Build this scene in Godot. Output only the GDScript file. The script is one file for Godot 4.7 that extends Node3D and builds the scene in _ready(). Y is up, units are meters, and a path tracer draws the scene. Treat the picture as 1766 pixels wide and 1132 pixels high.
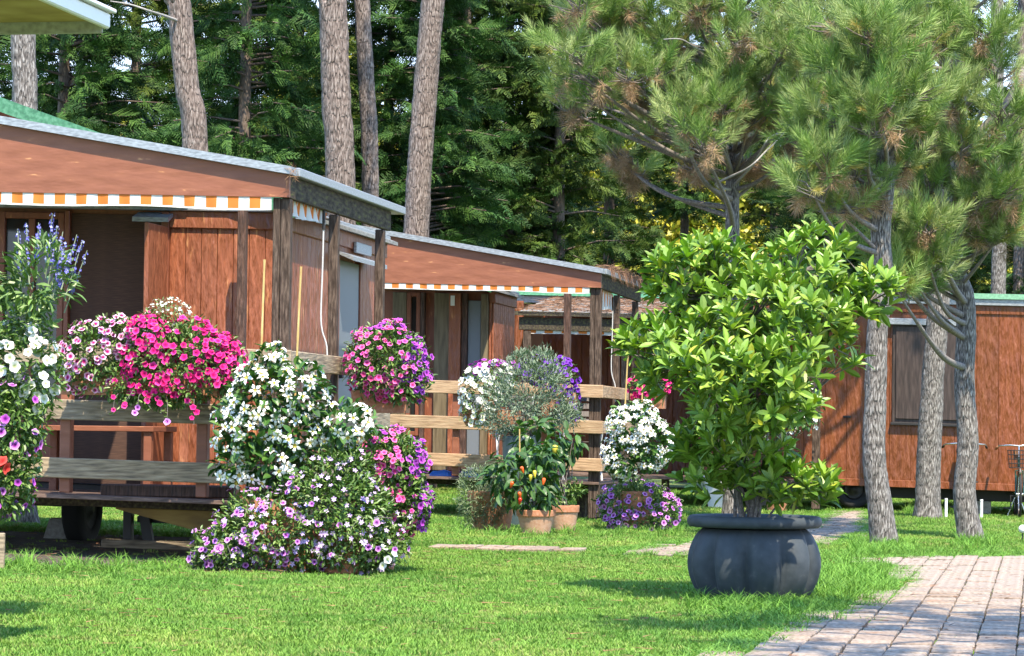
extends Node3D
# Campsite lane: cabins with verandas, flower pots, pines. y up, metres; the eye is 1 m above the lawn.

const F := 5000.0            # focal length of the photograph in its pixels (1766 wide)
const EYE := Vector3(0, 1, 0)
const YAW := 0.18            # the cabins stand turned by this much
const SLOPE := 0.02          # the plot falls gently to the right
var rng := RandomNumberGenerator.new()
var cam_basis := Basis(Vector3.RIGHT, atan(169.0 / F)) * Basis(Vector3.BACK, 0.012)
var M := {}
var taken := {}

# ---------------------------------------------------------------- geometry collector
class MB:
	var v := PackedVector3Array()
	var n := PackedVector3Array()
	var c := PackedColorArray()
	var i := PackedInt32Array()
	var col := Color.WHITE
	var sx := 0.0
	var sz := 0.0
	func pt(p: Vector3, nn: Vector3) -> int:
		p.y -= sx * p.x + sz * p.z
		v.append(p); n.append(nn); c.append(col)
		return v.size() - 1
	func tri(a: Vector3, b: Vector3, d: Vector3) -> void:      # counter-clockwise seen from outside
		var nn := (b - a).cross(d - a).normalized()
		var k := pt(a, nn); pt(b, nn); pt(d, nn)
		i.append_array([k, k + 2, k + 1])
	func poly(p: Array, out: Vector3) -> void:                 # convex, turned to face out
		var nn: Vector3 = (p[1] - p[0]).cross(p[2] - p[0])
		var q := p
		if nn.dot(out) < 0.0:
			q = p.duplicate(); q.reverse(); nn = -nn
		nn = nn.normalized()
		var k := v.size()
		for a in q: pt(a, nn)
		for j in range(1, q.size() - 1): i.append_array([k, k + j + 1, k + j])
	func box(o: Vector3, h: Vector3, ch := 0.004, b := Basis.IDENTITY) -> void:
		ch = min(ch, min(h.x, min(h.y, h.z)) * 0.45)
		var P := func(sx_, sy_, sz_, f): 
			var q := Vector3(sx_ * (h.x - (0.0 if f == 0 else ch)), sy_ * (h.y - (0.0 if f == 1 else ch)), sz_ * (h.z - (0.0 if f == 2 else ch)))
			return o + b * q
		for s in [-1, 1]:
			poly([P.call(s, -1, -1, 0), P.call(s, 1, -1, 0), P.call(s, 1, 1, 0), P.call(s, -1, 1, 0)], b.x * s)
			poly([P.call(-1, s, -1, 1), P.call(1, s, -1, 1), P.call(1, s, 1, 1), P.call(-1, s, 1, 1)], b.y * s)
			poly([P.call(-1, -1, s, 2), P.call(1, -1, s, 2), P.call(1, 1, s, 2), P.call(-1, 1, s, 2)], b.z * s)
			for t in [-1, 1]:
				poly([P.call(-1, s, t, 1), P.call(1, s, t, 1), P.call(1, s, t, 2), P.call(-1, s, t, 2)], b.y * s + b.z * t)
				poly([P.call(s, -1, t, 0), P.call(s, 1, t, 0), P.call(s, 1, t, 2), P.call(s, -1, t, 2)], b.x * s + b.z * t)
				poly([P.call(s, t, -1, 0), P.call(s, t, 1, 0), P.call(s, t, 1, 1), P.call(s, t, -1, 1)], b.x * s + b.y * t)
				for r in [-1, 1]:
					poly([P.call(s, t, r, 0), P.call(s, t, r, 1), P.call(s, t, r, 2)], b * Vector3(s, t, r))
	func bx(lo: Vector3, hi: Vector3, ch := 0.004) -> void:
		box((lo + hi) / 2, (hi - lo).abs() / 2, ch)
	func prism(p: Array, d: Vector3) -> void:                  # polygon pushed along d
		var mid := Vector3.ZERO
		for a in p: mid += a
		mid = mid / p.size() + d / 2
		poly(p, -d)
		var q := []
		for a in p: q.append(a + d)
		poly(q, d)
		for k in p.size():
			var a: Vector3 = p[k]
			var b: Vector3 = p[(k + 1) % p.size()]
			poly([a, b, b + d, a + d], (a + b + d) / 2 - mid)
	func tube(path: Array, rad: Array, sides := 8, caps := true) -> void:
		var k := v.size()
		var ref := Vector3(0.31, 0.17, 0.93)
		for j in path.size():
			var t: Vector3 = (path[min(j + 1, path.size() - 1)] - path[max(j - 1, 0)]).normalized()
			var x := t.cross(ref).normalized()
			if x.length() < 0.1: x = t.cross(Vector3.RIGHT).normalized()
			var y := x.cross(t)
			ref = y
			for s in sides:
				var a := TAU * s / sides
				var d := x * cos(a) + y * sin(a)
				pt(path[j] + d * rad[j], d)
		for j in path.size() - 1:
			for s in sides:
				var a := k + j * sides + s
				var b := k + j * sides + (s + 1) % sides
				i.append_array([a, b, a + sides, b, b + sides, a + sides])
		if caps:
			for e in [0, path.size() - 1]:
				var ring := []
				for s in sides: ring.append(v[k + e * sides + s] + Vector3(0, sx * v[k + e * sides + s].x + sz * v[k + e * sides + s].z, 0))
				var e2: int = 1 if e == 0 else path.size() - 2
				poly(ring, path[e] - path[e2])
	func lathe(o: Vector3, prof: Array, sides := 28, flute = null) -> void:   # prof: [radius, height]
		var k := v.size()
		for j in prof.size():
			var p0: Vector2 = prof[max(j - 1, 0)]
			var p1: Vector2 = prof[min(j + 1, prof.size() - 1)]
			var t := (p1 - p0).normalized()
			for s in sides:
				var a := TAU * s / sides
				var rr: float = prof[j].x
				var d := Vector3(cos(a), 0, sin(a))
				var tw := 0.0
				if flute != null:
					var f: Vector2 = flute.call(a, prof[j].y)
					rr *= f.x; tw = f.y
				var side := Vector3(-sin(a), 0, cos(a))
				pt(o + d * rr + Vector3.UP * prof[j].y, (d * t.y - Vector3.UP * t.x + side * tw).normalized())
		for j in prof.size() - 1:
			for s in sides:
				var a := k + j * sides + s
				var b := k + j * sides + (s + 1) % sides
				i.append_array([a, b, a + sides, b, b + sides, a + sides])
	func mesh(m: Material) -> ArrayMesh:
		var arr := []
		arr.resize(Mesh.ARRAY_MAX)
		arr[Mesh.ARRAY_VERTEX] = v; arr[Mesh.ARRAY_NORMAL] = n; arr[Mesh.ARRAY_COLOR] = c; arr[Mesh.ARRAY_INDEX] = i
		var am := ArrayMesh.new()
		am.add_surface_from_arrays(Mesh.PRIMITIVE_TRIANGLES, arr)
		am.surface_set_material(0, m)
		return am

# ---------------------------------------------------------------- scene helpers
func at(px: float, py: float, d: float) -> Vector3:
	var r := cam_basis * Vector3((px - 883.0) / F, -(py - 566.0) / F, -1.0)
	return EYE + r * (d / -r.z)

func gh(x: float) -> float:
	return -SLOPE * (clamp(x, -25.0, 25.0) + 2.6)

func gp(px: float, py: float) -> Vector3:                        # where that sight line meets the lawn
	var r := cam_basis * Vector3((px - 883.0) / F, -(py - 566.0) / F, -1.0)
	var t := -(EYE.y + SLOPE * 2.6) / (r.y + SLOPE * r.x)
	return EYE + r * t

func gd(px: float, d: float) -> Vector3:                         # on the lawn at that column and depth
	var p := at(px, 735, d)
	return Vector3(p.x, gh(p.x), p.z)

func R(a: float, b: float) -> float:
	return rng.randf_range(a, b)

func rdir() -> Vector3:
	var z := R(-1, 1)
	var a := R(0, TAU)
	var s := sqrt(1 - z * z)
	return Vector3(s * cos(a), z, s * sin(a))

func numbered(called: String) -> String:
	if not taken.has(called):
		taken[called] = 0
		return called
	taken[called] += 1
	return "%s_%03d" % [called, taken[called]]

func tag(o: Node3D, label: String, category: String, group := "") -> Node3D:
	o.set_meta("label", label); o.set_meta("category", category)
	if group: o.set_meta("group", group)
	return o

func thing(called: String, label: String, category: String, where := Vector3.ZERO, turn := 0.0, group := "") -> Node3D:
	var o := Node3D.new()
	o.name = numbered(called)
	add_child(o)
	o.position = where; o.rotation.y = turn
	tag(o, label, category, group)
	return o

func put(called: String, mesh: Mesh, parent: Node = self) -> MeshInstance3D:
	var o := MeshInstance3D.new()
	o.name = numbered(called) if parent == self else called
	o.mesh = mesh
	parent.add_child(o, true)
	return o

func obj(called: String, b: MB, m: Material, parent: Node = self) -> MeshInstance3D:
	return put(called, b.mesh(m), parent)

func struct(called: String, b: MB, m: Material) -> MeshInstance3D:
	var o := obj(called, b, m)
	o.set_meta("kind", "structure")
	return o

func scatter(called: String, mesh: Mesh, xf: Array, cols: Array, parent: Node = self) -> MultiMeshInstance3D:
	var mm := MultiMesh.new()
	mm.transform_format = MultiMesh.TRANSFORM_3D
	mm.use_colors = true
	mm.mesh = mesh
	mm.instance_count = xf.size()
	for k in xf.size():
		mm.set_instance_transform(k, xf[k])
		mm.set_instance_color(k, cols[k])
	var o := MultiMeshInstance3D.new()
	o.name = numbered(called) if parent == self else called
	o.multimesh = mm
	o.set_meta("kind", "stuff")
	parent.add_child(o, true)
	return o

func along(dir: Vector3, roll: float, s := 1.0) -> Basis:        # y axis along dir
	var y := dir.normalized()
	var x := y.cross(Vector3(0.13, 0.21, 0.97)).normalized()
	var b := Basis(x, y, x.cross(y))
	return (b * Basis(Vector3.UP, roll)).scaled_local(Vector3(s, s, s))

func facing(dir: Vector3, roll: float, s := 1.0) -> Basis:       # z axis along dir
	var z := dir.normalized()
	var x := Vector3(0.05, 1, 0.02).cross(z).normalized()
	var b := Basis(x, z.cross(x), z)
	return (b * Basis(Vector3.BACK, roll)).scaled_local(Vector3(s, s, s))

# ---------------------------------------------------------------- materials
func noise_tex(sd: int, freq: float, stops: Array, size := 256, oct := 4, kind := FastNoiseLite.TYPE_SIMPLEX_SMOOTH, ridged := false) -> ImageTexture:
	var f := FastNoiseLite.new()
	f.seed = sd; f.frequency = freq; f.noise_type = kind; f.fractal_octaves = oct
	f.fractal_type = FastNoiseLite.FRACTAL_RIDGED if ridged else FastNoiseLite.FRACTAL_FBM
	if kind == FastNoiseLite.TYPE_CELLULAR: f.cellular_return_type = FastNoiseLite.RETURN_DISTANCE2_SUB
	var g := f.get_seamless_image(size, size, false, false, 0.15, true)
	g.convert(Image.FORMAT_L8)
	var src := g.get_data()
	var lut := PackedByteArray()
	for k in 256:
		var t := k / 255.0
		var a: Array = stops[0]
		var b: Array = stops[stops.size() - 1]
		for j in stops.size() - 1:
			if t >= stops[j][0] and t <= stops[j + 1][0]:
				a = stops[j]; b = stops[j + 1]
		var u: float = 0.0 if b[0] == a[0] else clamp((t - a[0]) / (b[0] - a[0]), 0, 1)
		var c: Color = a[1].lerp(b[1], u).linear_to_srgb()
		lut.append_array([int(clamp(c.r, 0, 1) * 255), int(clamp(c.g, 0, 1) * 255), int(clamp(c.b, 0, 1) * 255)])
	var out := PackedByteArray()
	out.resize(size * size * 3)
	for k in size * size:
		var s := src[k] * 3
		out[k * 3] = lut[s]; out[k * 3 + 1] = lut[s + 1]; out[k * 3 + 2] = lut[s + 2]
	var im := Image.create_from_data(size, size, false, Image.FORMAT_RGB8, out)
	im.generate_mipmaps()
	return ImageTexture.create_from_image(im)

func bark_tex(sd: int, stops: Array, size := 512) -> Array:          # upright plates parted by dark fissures: [colour, normal map]
	var f := FastNoiseLite.new()
	f.seed = sd; f.frequency = .022; f.noise_type = FastNoiseLite.TYPE_CELLULAR; f.fractal_type = FastNoiseLite.FRACTAL_NONE
	f.cellular_return_type = FastNoiseLite.RETURN_DISTANCE2_SUB; f.cellular_jitter = 1.0
	f.domain_warp_enabled = true; f.domain_warp_amplitude = 22.0; f.domain_warp_frequency = .02
	var a := f.get_seamless_image(size, size)
	a.convert(Image.FORMAT_L8)
	var g := FastNoiseLite.new()
	g.seed = sd + 1; g.frequency = .03; g.fractal_octaves = 5
	var b := g.get_seamless_image(size, size)
	b.convert(Image.FORMAT_L8)
	var da := a.get_data()
	var db := b.get_data()
	var out := PackedByteArray()
	var hgt := PackedByteArray()
	out.resize(size * size * 3); hgt.resize(size * size)
	for k in size * size:
		var crack := smoothstep(0.0, .20, da[k] / 255.0)
		var t: float = clamp((.45 + .55 * crack) * ((db[k] / 255.0 - .5) * 1.5 + .52), 0, 1)
		hgt[k] = int(clamp(crack * .7 + .3 * db[k] / 255.0, 0, 1) * 255)
		var c: Color = stops[0].lerp(stops[1], t * 2.0) if t < .5 else stops[1].lerp(stops[2], t * 2.0 - 1.0)
		c = c.linear_to_srgb()
		out[k * 3] = int(c.r * 255); out[k * 3 + 1] = int(c.g * 255); out[k * 3 + 2] = int(c.b * 255)
	var im := Image.create_from_data(size, size, false, Image.FORMAT_RGB8, out)
	im.generate_mipmaps()
	var hm := Image.create_from_data(size, size, false, Image.FORMAT_L8, hgt)
	hm.convert(Image.FORMAT_RGBA8)
	hm.bump_map_to_normal_map(7.0)
	return [ImageTexture.create_from_image(im), ImageTexture.create_from_image(hm)]

func bump_tex(sd: int, freq: float, strength: float, oct := 4, kind := FastNoiseLite.TYPE_SIMPLEX_SMOOTH) -> ImageTexture:
	var f := FastNoiseLite.new()
	f.seed = sd; f.frequency = freq; f.noise_type = kind; f.fractal_octaves = oct
	var g := f.get_seamless_image(256, 256)
	g.convert(Image.FORMAT_RGBA8)
	g.bump_map_to_normal_map(strength)
	return ImageTexture.create_from_image(g)

func C(r: float, g: float, b: float) -> Color:
	return Color(r, g, b)

func textured(t: Texture2D, scale: Vector3, rough: float, tint := Color.WHITE, bump: Texture2D = null, world := false) -> StandardMaterial3D:
	var m := StandardMaterial3D.new()
	m.albedo_texture = t; m.albedo_color = tint.linear_to_srgb()
	m.uv1_triplanar = true; m.uv1_world_triplanar = world
	m.uv1_scale = scale
	m.roughness = rough
	if bump:
		m.normal_enabled = true; m.normal_texture = bump; m.normal_scale = 1.0
	return m

func plain(c: Color, rough := 0.6, metal := 0.0) -> StandardMaterial3D:
	var m := StandardMaterial3D.new()
	m.albedo_color = c.linear_to_srgb(); m.roughness = rough; m.metallic = metal
	return m

func tinted(rough := 0.6, back := Color.BLACK, spec := 0.5) -> StandardMaterial3D:      # colour from the vertices
	var m := StandardMaterial3D.new()
	m.vertex_color_use_as_albedo = true
	m.roughness = rough; m.metallic_specular = spec
	m.cull_mode = BaseMaterial3D.CULL_DISABLED
	if back != Color.BLACK:
		m.backlight_enabled = true; m.backlight = back
	return m

func make_materials() -> void:
	var grain := bump_tex(5, 0.03, 3.0)
	var stain := [[0.0, C(.19, .058, .026)], [.3, C(.255, .083, .038)], [.6, C(.285, .095, .044)], [.8, C(.31, .108, .05)], [.87, C(.46, .2, .085)], [1.0, C(.58, .3, .14)]]
	var st := noise_tex(11, 0.02, stain)
	var st2 := noise_tex(12, 0.018, stain)
	var ply := noise_tex(14, 0.02, [[0.0, C(.20, .066, .032)], [.5, C(.232, .08, .04)], [.8, C(.255, .09, .045)], [.86, C(.27, .10, .05)], [.9, C(.44, .19, .08)], [1.0, C(.56, .3, .15)]], 512, 5)
	M.ply = textured(ply, Vector3(.3, 1.1, .8), .55, Color.WHITE, bump_tex(15, .03, 1.0))
	M.plank = []
	for k in 5:
		var m := textured(st if k % 2 else st2, Vector3(3.4, .45, 3.4), .42, [C(.92, .92, .92), C(.84, .84, .86), C(.92, .88, .84), C(.78, .77, .78), C(.88, .9, .9)][k], grain)
		m.uv1_offset = Vector3(k * .37, k * .21, k * .11)
		M.plank.append(m)
	var st4 := noise_tex(13, 0.02, [[0.0, C(.16, .048, .016)], [.35, C(.215, .064, .02)], [.65, C(.245, .076, .024)], [.9, C(.28, .095, .032)], [1.0, C(.40, .19, .09)]])
	M.plank_red = []
	for k in 4:
		var m := textured(st4, Vector3(2.4, .35, 2.4), .4, [C(.84, .84, .84), C(.76, .76, .76), C(.84, .78, .74), C(.72, .72, .72)][k], grain)
		m.uv1_offset = Vector3(k * .31, k * .27, k * .15)
		M.plank_red.append(m)
	var grey := noise_tex(21, 0.03, [[0.0, C(.10, .078, .055)], [.4, C(.245, .19, .125)], [.7, C(.34, .265, .175)], [1.0, C(.43, .36, .26)]])
	var warm := noise_tex(22, 0.03, [[0.0, C(.2, .12, .065)], [.4, C(.36, .235, .135)], [.7, C(.44, .3, .18)], [1.0, C(.5, .37, .24)]])
	M.rail_grey = []
	M.rail_warm = []
	for k in 3:
		var a := textured(grey, Vector3(.5, 5, 5), .75, [C(1, 1, 1), C(.85, .85, .85), C(1, .95, .85)][k], grain)
		a.uv1_offset = Vector3(k * .3, k * .4, 0)
		M.rail_grey.append(a)
		var b := textured(warm, Vector3(.5, 5, 5), .7, [C(1, 1, 1), C(.9, .9, .88), C(1, .95, .9)][k], grain)
		b.uv1_offset = Vector3(k * .3, k * .4, 0)
		M.rail_warm.append(b)
	M.rail_side = [textured(grey, Vector3(5, 5, .5), .75, Color.WHITE, grain), textured(warm, Vector3(5, 5, .5), .7, Color.WHITE, grain)]
	var dk := noise_tex(23, 0.03, [[0.0, C(.028, .021, .017)], [.45, C(.085, .064, .052)], [.75, C(.135, .105, .086)], [1.0, C(.21, .17, .14)]])
	M.post = textured(dk, Vector3(6, .6, 6), .7, C(.85, .78, .72), grain)
	M.post_brown = textured(dk, Vector3(6, .6, 6), .7, C(.75, .5, .42), grain)
	M.beam = textured(noise_tex(24, 0.03, [[0.0, C(.03, .026, .02)], [.5, C(.075, .06, .046)], [.72, C(.10, .088, .05)], [.85, C(.12, .12, .035)], [1.0, C(.16, .13, .09)]]), Vector3(3, 3, .7), .8, Color.WHITE, grain)
	M.beam.metallic_specular = .2; M.post.metallic_specular = .25
	M.deck = textured(dk, Vector3(.6, 5, 6), .7, C(1.3, 1.05, .95), grain)
	M.yellow = textured(noise_tex(25, 0.02, [[0.0, C(.15, .08, .007)], [.5, C(.24, .14, .012)], [1.0, C(.34, .22, .035)]]), Vector3(.5, 2, 1), .55)
	M.metal = textured(noise_tex(26, 0.05, [[0.0, C(.19, .20, .21)], [.5, C(.32, .34, .36)], [1.0, C(.46, .49, .51)]]), Vector3(1.2, 4, 4), .42, Color.WHITE)
	M.metal.metallic = .45
	M.roof_green = textured(noise_tex(27, 0.04, [[0.0, C(.02, .09, .045)], [.5, C(.045, .17, .085)], [1.0, C(.10, .25, .15)]]), Vector3(2, 2, 2), .6)
	M.shingle = []
	for k in 3: M.shingle.append(textured(noise_tex(28 + k, 0.06, [[0.0, C(.15, .15, .14)], [.5, C(.29, .28, .265)], [1.0, C(.42, .41, .39)]], 128), Vector3(3, 3, 3), .85, [C(1, 1, 1), C(.85, .85, .85), C(1.1, 1.08, 1.02)][k]))
	var bk := bark_tex(31, [C(.02, .017, .015), C(.145, .128, .115), C(.40, .378, .355)])
	M.bark = textured(bk[0], Vector3(3.3, .6, 3.3), .9, Color.WHITE, bk[1])
	bk = bark_tex(33, [C(.03, .021, .017), C(.165, .125, .108), C(.36, .305, .275)])
	M.bark_red = textured(bk[0], Vector3(2.8, .55, 2.8), .9, Color.WHITE, bk[1])
	M.bark_dark = textured(noise_tex(35, 0.04, [[0.0, C(.045, .032, .025)], [.5, C(.12, .088, .07)], [1.0, C(.2, .16, .13)]]), Vector3(3, .8, 3), .95)
	M.twig = textured(noise_tex(36, 0.05, [[0.0, C(.06, .05, .045)], [.5, C(.17, .145, .13)], [1.0, C(.32, .29, .27)]], 128), Vector3(6, 6, 6), .9)
	M.dead_wood = textured(noise_tex(37, 0.05, [[0.0, C(.16, .15, .14)], [.5, C(.32, .30, .28)], [1.0, C(.48, .46, .44)]], 128), Vector3(6, 6, 6), .9)
	M.lawn = textured(noise_tex(41, 0.03, [[0.0, C(.05, .075, .018)], [.45, C(.085, .13, .026)], [.7, C(.12, .16, .04)], [1.0, C(.17, .16, .07)]], 512, 5), Vector3(.9, .9, .9), .95, Color.WHITE, null, true)
	M.soil = textured(noise_tex(42, 0.04, [[0.0, C(.028, .022, .016)], [.5, C(.065, .05, .037)], [.8, C(.11, .087, .064)], [1.0, C(.19, .155, .12)]], 256, 5), Vector3(1.3, 1.3, 1.3), .95, Color.WHITE, bump_tex(43, .06, 6.0), true)
	var pv := [[0.0, C(.12, .092, .07)], [.35, C(.24, .188, .145)], [.65, C(.32, .258, .205)], [1.0, C(.42, .355, .295)]]
	M.paver = []
	for k in 4:
		var m := textured(noise_tex(50 + k, 0.05, pv, 128), Vector3(4, 4, 4), .9, [C(1, 1, 1), C(.84, .78, .74), C(1.05, 1.0, .95), C(.9, .88, .88)][k], bump_tex(54, .08, 3.0))
		m.uv1_offset = Vector3(k * .23, 0, k * .41)
		M.paver.append(m)
	M.joint = textured(noise_tex(58, 0.06, [[0.0, C(.05, .045, .03)], [.6, C(.12, .1, .07)], [1.0, C(.2, .17, .13)]], 128), Vector3(5, 5, 5), .95, Color.WHITE, null, true)
	M.terracotta = textured(noise_tex(61, 0.03, [[0.0, C(.30, .115, .055)], [.5, C(.43, .18, .09)], [.8, C(.47, .235, .14)], [1.0, C(.52, .36, .27)]]), Vector3(3, 3, 3), .8)
	M.terracotta_pale = textured(noise_tex(62, 0.03, [[0.0, C(.40, .20, .115)], [.5, C(.49, .28, .175)], [1.0, C(.56, .40, .30)]]), Vector3(3, 3, 3), .85)
	M.bigpot = textured(noise_tex(63, 0.025, [[0.0, C(.018, .024, .028)], [.5, C(.034, .044, .052)], [.85, C(.05, .06, .068)], [1.0, C(.11, .115, .115)]]), Vector3(1.5, 1.5, 1.5), .68, Color.WHITE, bump_tex(64, .06, .4))
	M.brown_screen = textured(noise_tex(65, 0.05, [[0.0, C(.04, .02, .013)], [.5, C(.068, .032, .02)], [1.0, C(.10, .05, .03)]], 128), Vector3(1.2, 14, 14), .8)
	M.shutter = textured(noise_tex(66, 0.03, [[0.0, C(.022, .015, .012)], [.5, C(.045, .03, .025)], [1.0, C(.075, .055, .047)]], 128), Vector3(5, .6, 5), .5)
	M.olive_panel = textured(noise_tex(67, 0.03, [[0.0, C(.07, .05, .025)], [.5, C(.14, .105, .055)], [1.0, C(.2, .155, .09)]], 128), Vector3(5, .6, 5), .5)
	M.frame = textured(st, Vector3(3, .8, 3), .45, C(.75, .7, .7))
	M.grey_door = plain(C(.15, .17, .19), .45)
	M.glass = plain(C(.02, .022, .022), .06)
	M.fabric = tinted(.85, C(.3, .3, .3))
	M.beige = textured(noise_tex(68, 0.03, [[0.0, C(.30, .20, .07)], [.5, C(.42, .30, .12)], [1.0, C(.50, .38, .18)]], 128), Vector3(.8, .8, .8), .8)
	M.white_metal = plain(C(.72, .73, .74), .35)
	M.rubber = plain(C(.018, .018, .018), .8)
	M.dark_metal = plain(C(.035, .033, .033), .5, .4)
	M.white = plain(C(.74, .74, .72), .5)
	M.concrete = textured(noise_tex(69, 0.05, [[0.0, C(.25, .24, .22)], [1.0, C(.45, .44, .41)]], 128), Vector3(4, 4, 4), .9)
	M.bamboo = textured(noise_tex(70, 0.04, [[0.0, C(.35, .22, .07)], [.6, C(.52, .36, .13)], [1.0, C(.62, .48, .22)]], 128), Vector3(6, 1, 6), .5)
	M.soilpot = plain(C(.05, .035, .025), .95)
	M.leaf = tinted(.45, C(.35, .5, .12))
	M.leaf_gloss = tinted(.42, C(.55, .65, .18))
	M.petal = tinted(.6, C(.5, .5, .5), .2)
	M.needle = tinted(.5, C(.45, .5, .25), .4)
	M.frond = tinted(.6, C(.25, .34, .12), .3)
	M.grass = tinted(.55, C(.35, .5, .12), .3)
	M.bike_green = plain(C(.015, .07, .055), .3, .3)
	M.leather = plain(C(.28, .12, .045), .6)
	M.chrome = plain(C(.6, .6, .6), .25, .9)
	M.blue = plain(C(.01, .10, .42), .5)
	M.purple = plain(C(.16, .03, .2), .5)

# ---------------------------------------------------------------- small shared meshes
func leaf_mesh(length: float, width: float, c1: Color, c2: Color, fold := .25, droop := .2, mat: Material = null, wide_at := .55) -> ArrayMesh:
	var b := MB.new()                       # along +y, face towards +z
	var st := [[0.0, .06], [wide_at * .5, .78], [wide_at, 1.0], [wide_at + (1 - wide_at) * .6, .68], [1.0, 0.02]]
	for s in [-1, 1]:
		for k in st.size() - 1:
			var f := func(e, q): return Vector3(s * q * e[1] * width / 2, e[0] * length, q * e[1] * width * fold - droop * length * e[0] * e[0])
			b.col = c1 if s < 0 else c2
			b.poly([f.call(st[k], 0), f.call(st[k], 1), f.call(st[k + 1], 1), f.call(st[k + 1], 0)], Vector3(0, 0, 1))
	return b.mesh(M.leaf if mat == null else mat)

func bloom(rad: float, lobes: int, notch: float, cup: float, mid: Color, inner: Color, outer: Color, throat := .22, star := false) -> ArrayMesh:
	var b := MB.new()                       # faces +z
	var steps := lobes * 4
	var rings := [[0.0, -cup * rad], [throat, -cup * rad * .35], [.62, 0.0], [1.0, cup * rad * .15]]
	var cols := [mid, mid, inner, outer]
	var idx := []
	for r in rings.size():
		for s in steps:
			var a := TAU * s / steps
			var q := 0.5 + 0.5 * cos(a * lobes)
			var k = 1.0 - notch * (1.0 - q) * rings[r][0]
			b.col = cols[r]
			if star and r > 0: b.col = outer if q > .4 else inner
			var p := Vector3(cos(a) * rings[r][0] * rad * k, sin(a) * rings[r][0] * rad * k, rings[r][1] - (1 - q) * rad * .12 * rings[r][0])
			b.pt(p, (Vector3(cos(a), sin(a), 0) * -.35 + Vector3(0, 0, 1)).normalized())
	for r in rings.size() - 1:
		for s in steps:
			var a := r * steps + s
			var c := r * steps + (s + 1) % steps
			b.i.append_array([a, c, c + steps, a, c + steps, a + steps])
	return b.mesh(M.petal)

func pinwheel(rad: float, c1: Color, mid: Color) -> ArrayMesh:   # five pointed white petals round a yellow throat
	var b := MB.new()
	for k in 5:
		var a := TAU * k / 5
		var d := Vector3(cos(a), sin(a), 0)
		var s := Vector3(-sin(a), cos(a), 0)
		b.col = mid
		var o := Vector3(0, 0, -rad * .25)
		b.poly([o, d * rad * .28 - s * rad * .13, d * rad * .28 + s * rad * .13], Vector3(0, 0, 1))
		b.col = c1
		b.poly([d * rad * .28 - s * rad * .13, d * rad * .62 - s * rad * .3 + Vector3(0, 0, .05 * rad), d * rad * .62 + s * rad * .22 + Vector3(0, 0, .12 * rad), d * rad * .28 + s * rad * .13], Vector3(0, 0, 1))
		b.poly([d * rad * .62 - s * rad * .3 + Vector3(0, 0, .05 * rad), d * rad * 1.02 - s * rad * .12 - Vector3(0, 0, .12 * rad), d * rad * .62 + s * rad * .22 + Vector3(0, 0, .12 * rad)], Vector3(0, 0, 1))
	b.col = C(.45, .5, .25)
	b.tube([Vector3(0, 0, -rad * .2), Vector3(0, 0, -rad * .9)], [rad * .12, rad * .05], 5, false)
	return b.mesh(M.petal)

func shoot_mesh(n_needles: int, length: float, axis: float, width: float, c1: Color, c2: Color, spread := 1.0) -> ArrayMesh:
	var b := MB.new()
	for k in n_needles:
		var t := float(k) / n_needles
		var a := k * 2.399 + R(-.3, .3)
		var tip := lerpf(1.15, .25, t * t) * spread * R(.8, 1.2)
		var d := (Vector3(cos(a), 0, sin(a)) * sin(tip) + Vector3.UP * cos(tip)).normalized()
		var o := Vector3.UP * axis * t + d * .004
		var L := length * R(.75, 1.1)
		var w := d.cross(rdir()).normalized() * width
		b.col = c1.lerp(c2, rng.randf())
		var bend := Vector3.UP * L * R(-.06, .12)
		b.tri(o - w / 2, o + w / 2, o + d * L * .6 + w * .4 + bend * .4)
		b.tri(o - w / 2, o + d * L * .6 + w * .4 + bend * .4, o + d * L + bend)
	return b.mesh(M.needle)

func frond_mesh(c1: Color, c2: Color) -> ArrayMesh:              # flat drooping spray of scale leaves, along +y, drooping to -z
	var b := MB.new()
	var L := .62
	for k in 9:
		var t := (k + .5) / 9.0
		var o := Vector3(0, L * t, -.22 * t * t)
		for s in [-1, 1]:
			var bl := lerpf(.27, .07, t) * R(.8, 1.2)
			var d := Vector3(s * .72, .62, R(-.35, .05)).normalized()
			var w := Vector3(-s * .5, .7, R(-.2, .2)).normalized() * .022
			b.col = c1.lerp(c2, rng.randf())
			b.tri(o - w, o + w, o + d * bl - Vector3(0, 0, bl * .3))
			for j in 3:
				var q := o + d * bl * (.25 + .25 * j)
				var d2 := (d * .6 + Vector3(s * R(-.4, .4), R(-.2, 1.0), R(-.5, .1))).normalized()
				var w2 := d2.cross(Vector3(0, .2, 1)).normalized() * .014
				b.tri(q - w2, q + w2, q + d2 * bl * R(.3, .5) - Vector3(0, 0, .02))
	b.col = c2
	b.tri(Vector3(-.01, 0, 0), Vector3(.01, 0, 0), Vector3(0, L * 1.1, -.27))
	return b.mesh(M.frond)

func spray_mesh(n: int, rad: float, length: float, width: float, c1: Color, c2: Color) -> ArrayMesh:   # loose ball of broad leaves
	var b := MB.new()
	for k in n:
		var d := rdir()
		var o := d * rad * R(.3, 1)
		var u := (d + rdir() * .8 + Vector3(0, -.3, 0)).normalized() * length * R(.7, 1.2)
		var w := u.cross(rdir()).normalized() * width * .5
		b.col = c1.lerp(c2, rng.randf())
		b.tri(o, o + u * .5 - w, o + u)
		b.tri(o, o + u, o + u * .5 + w)
	return b.mesh(M.leaf)

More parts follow.
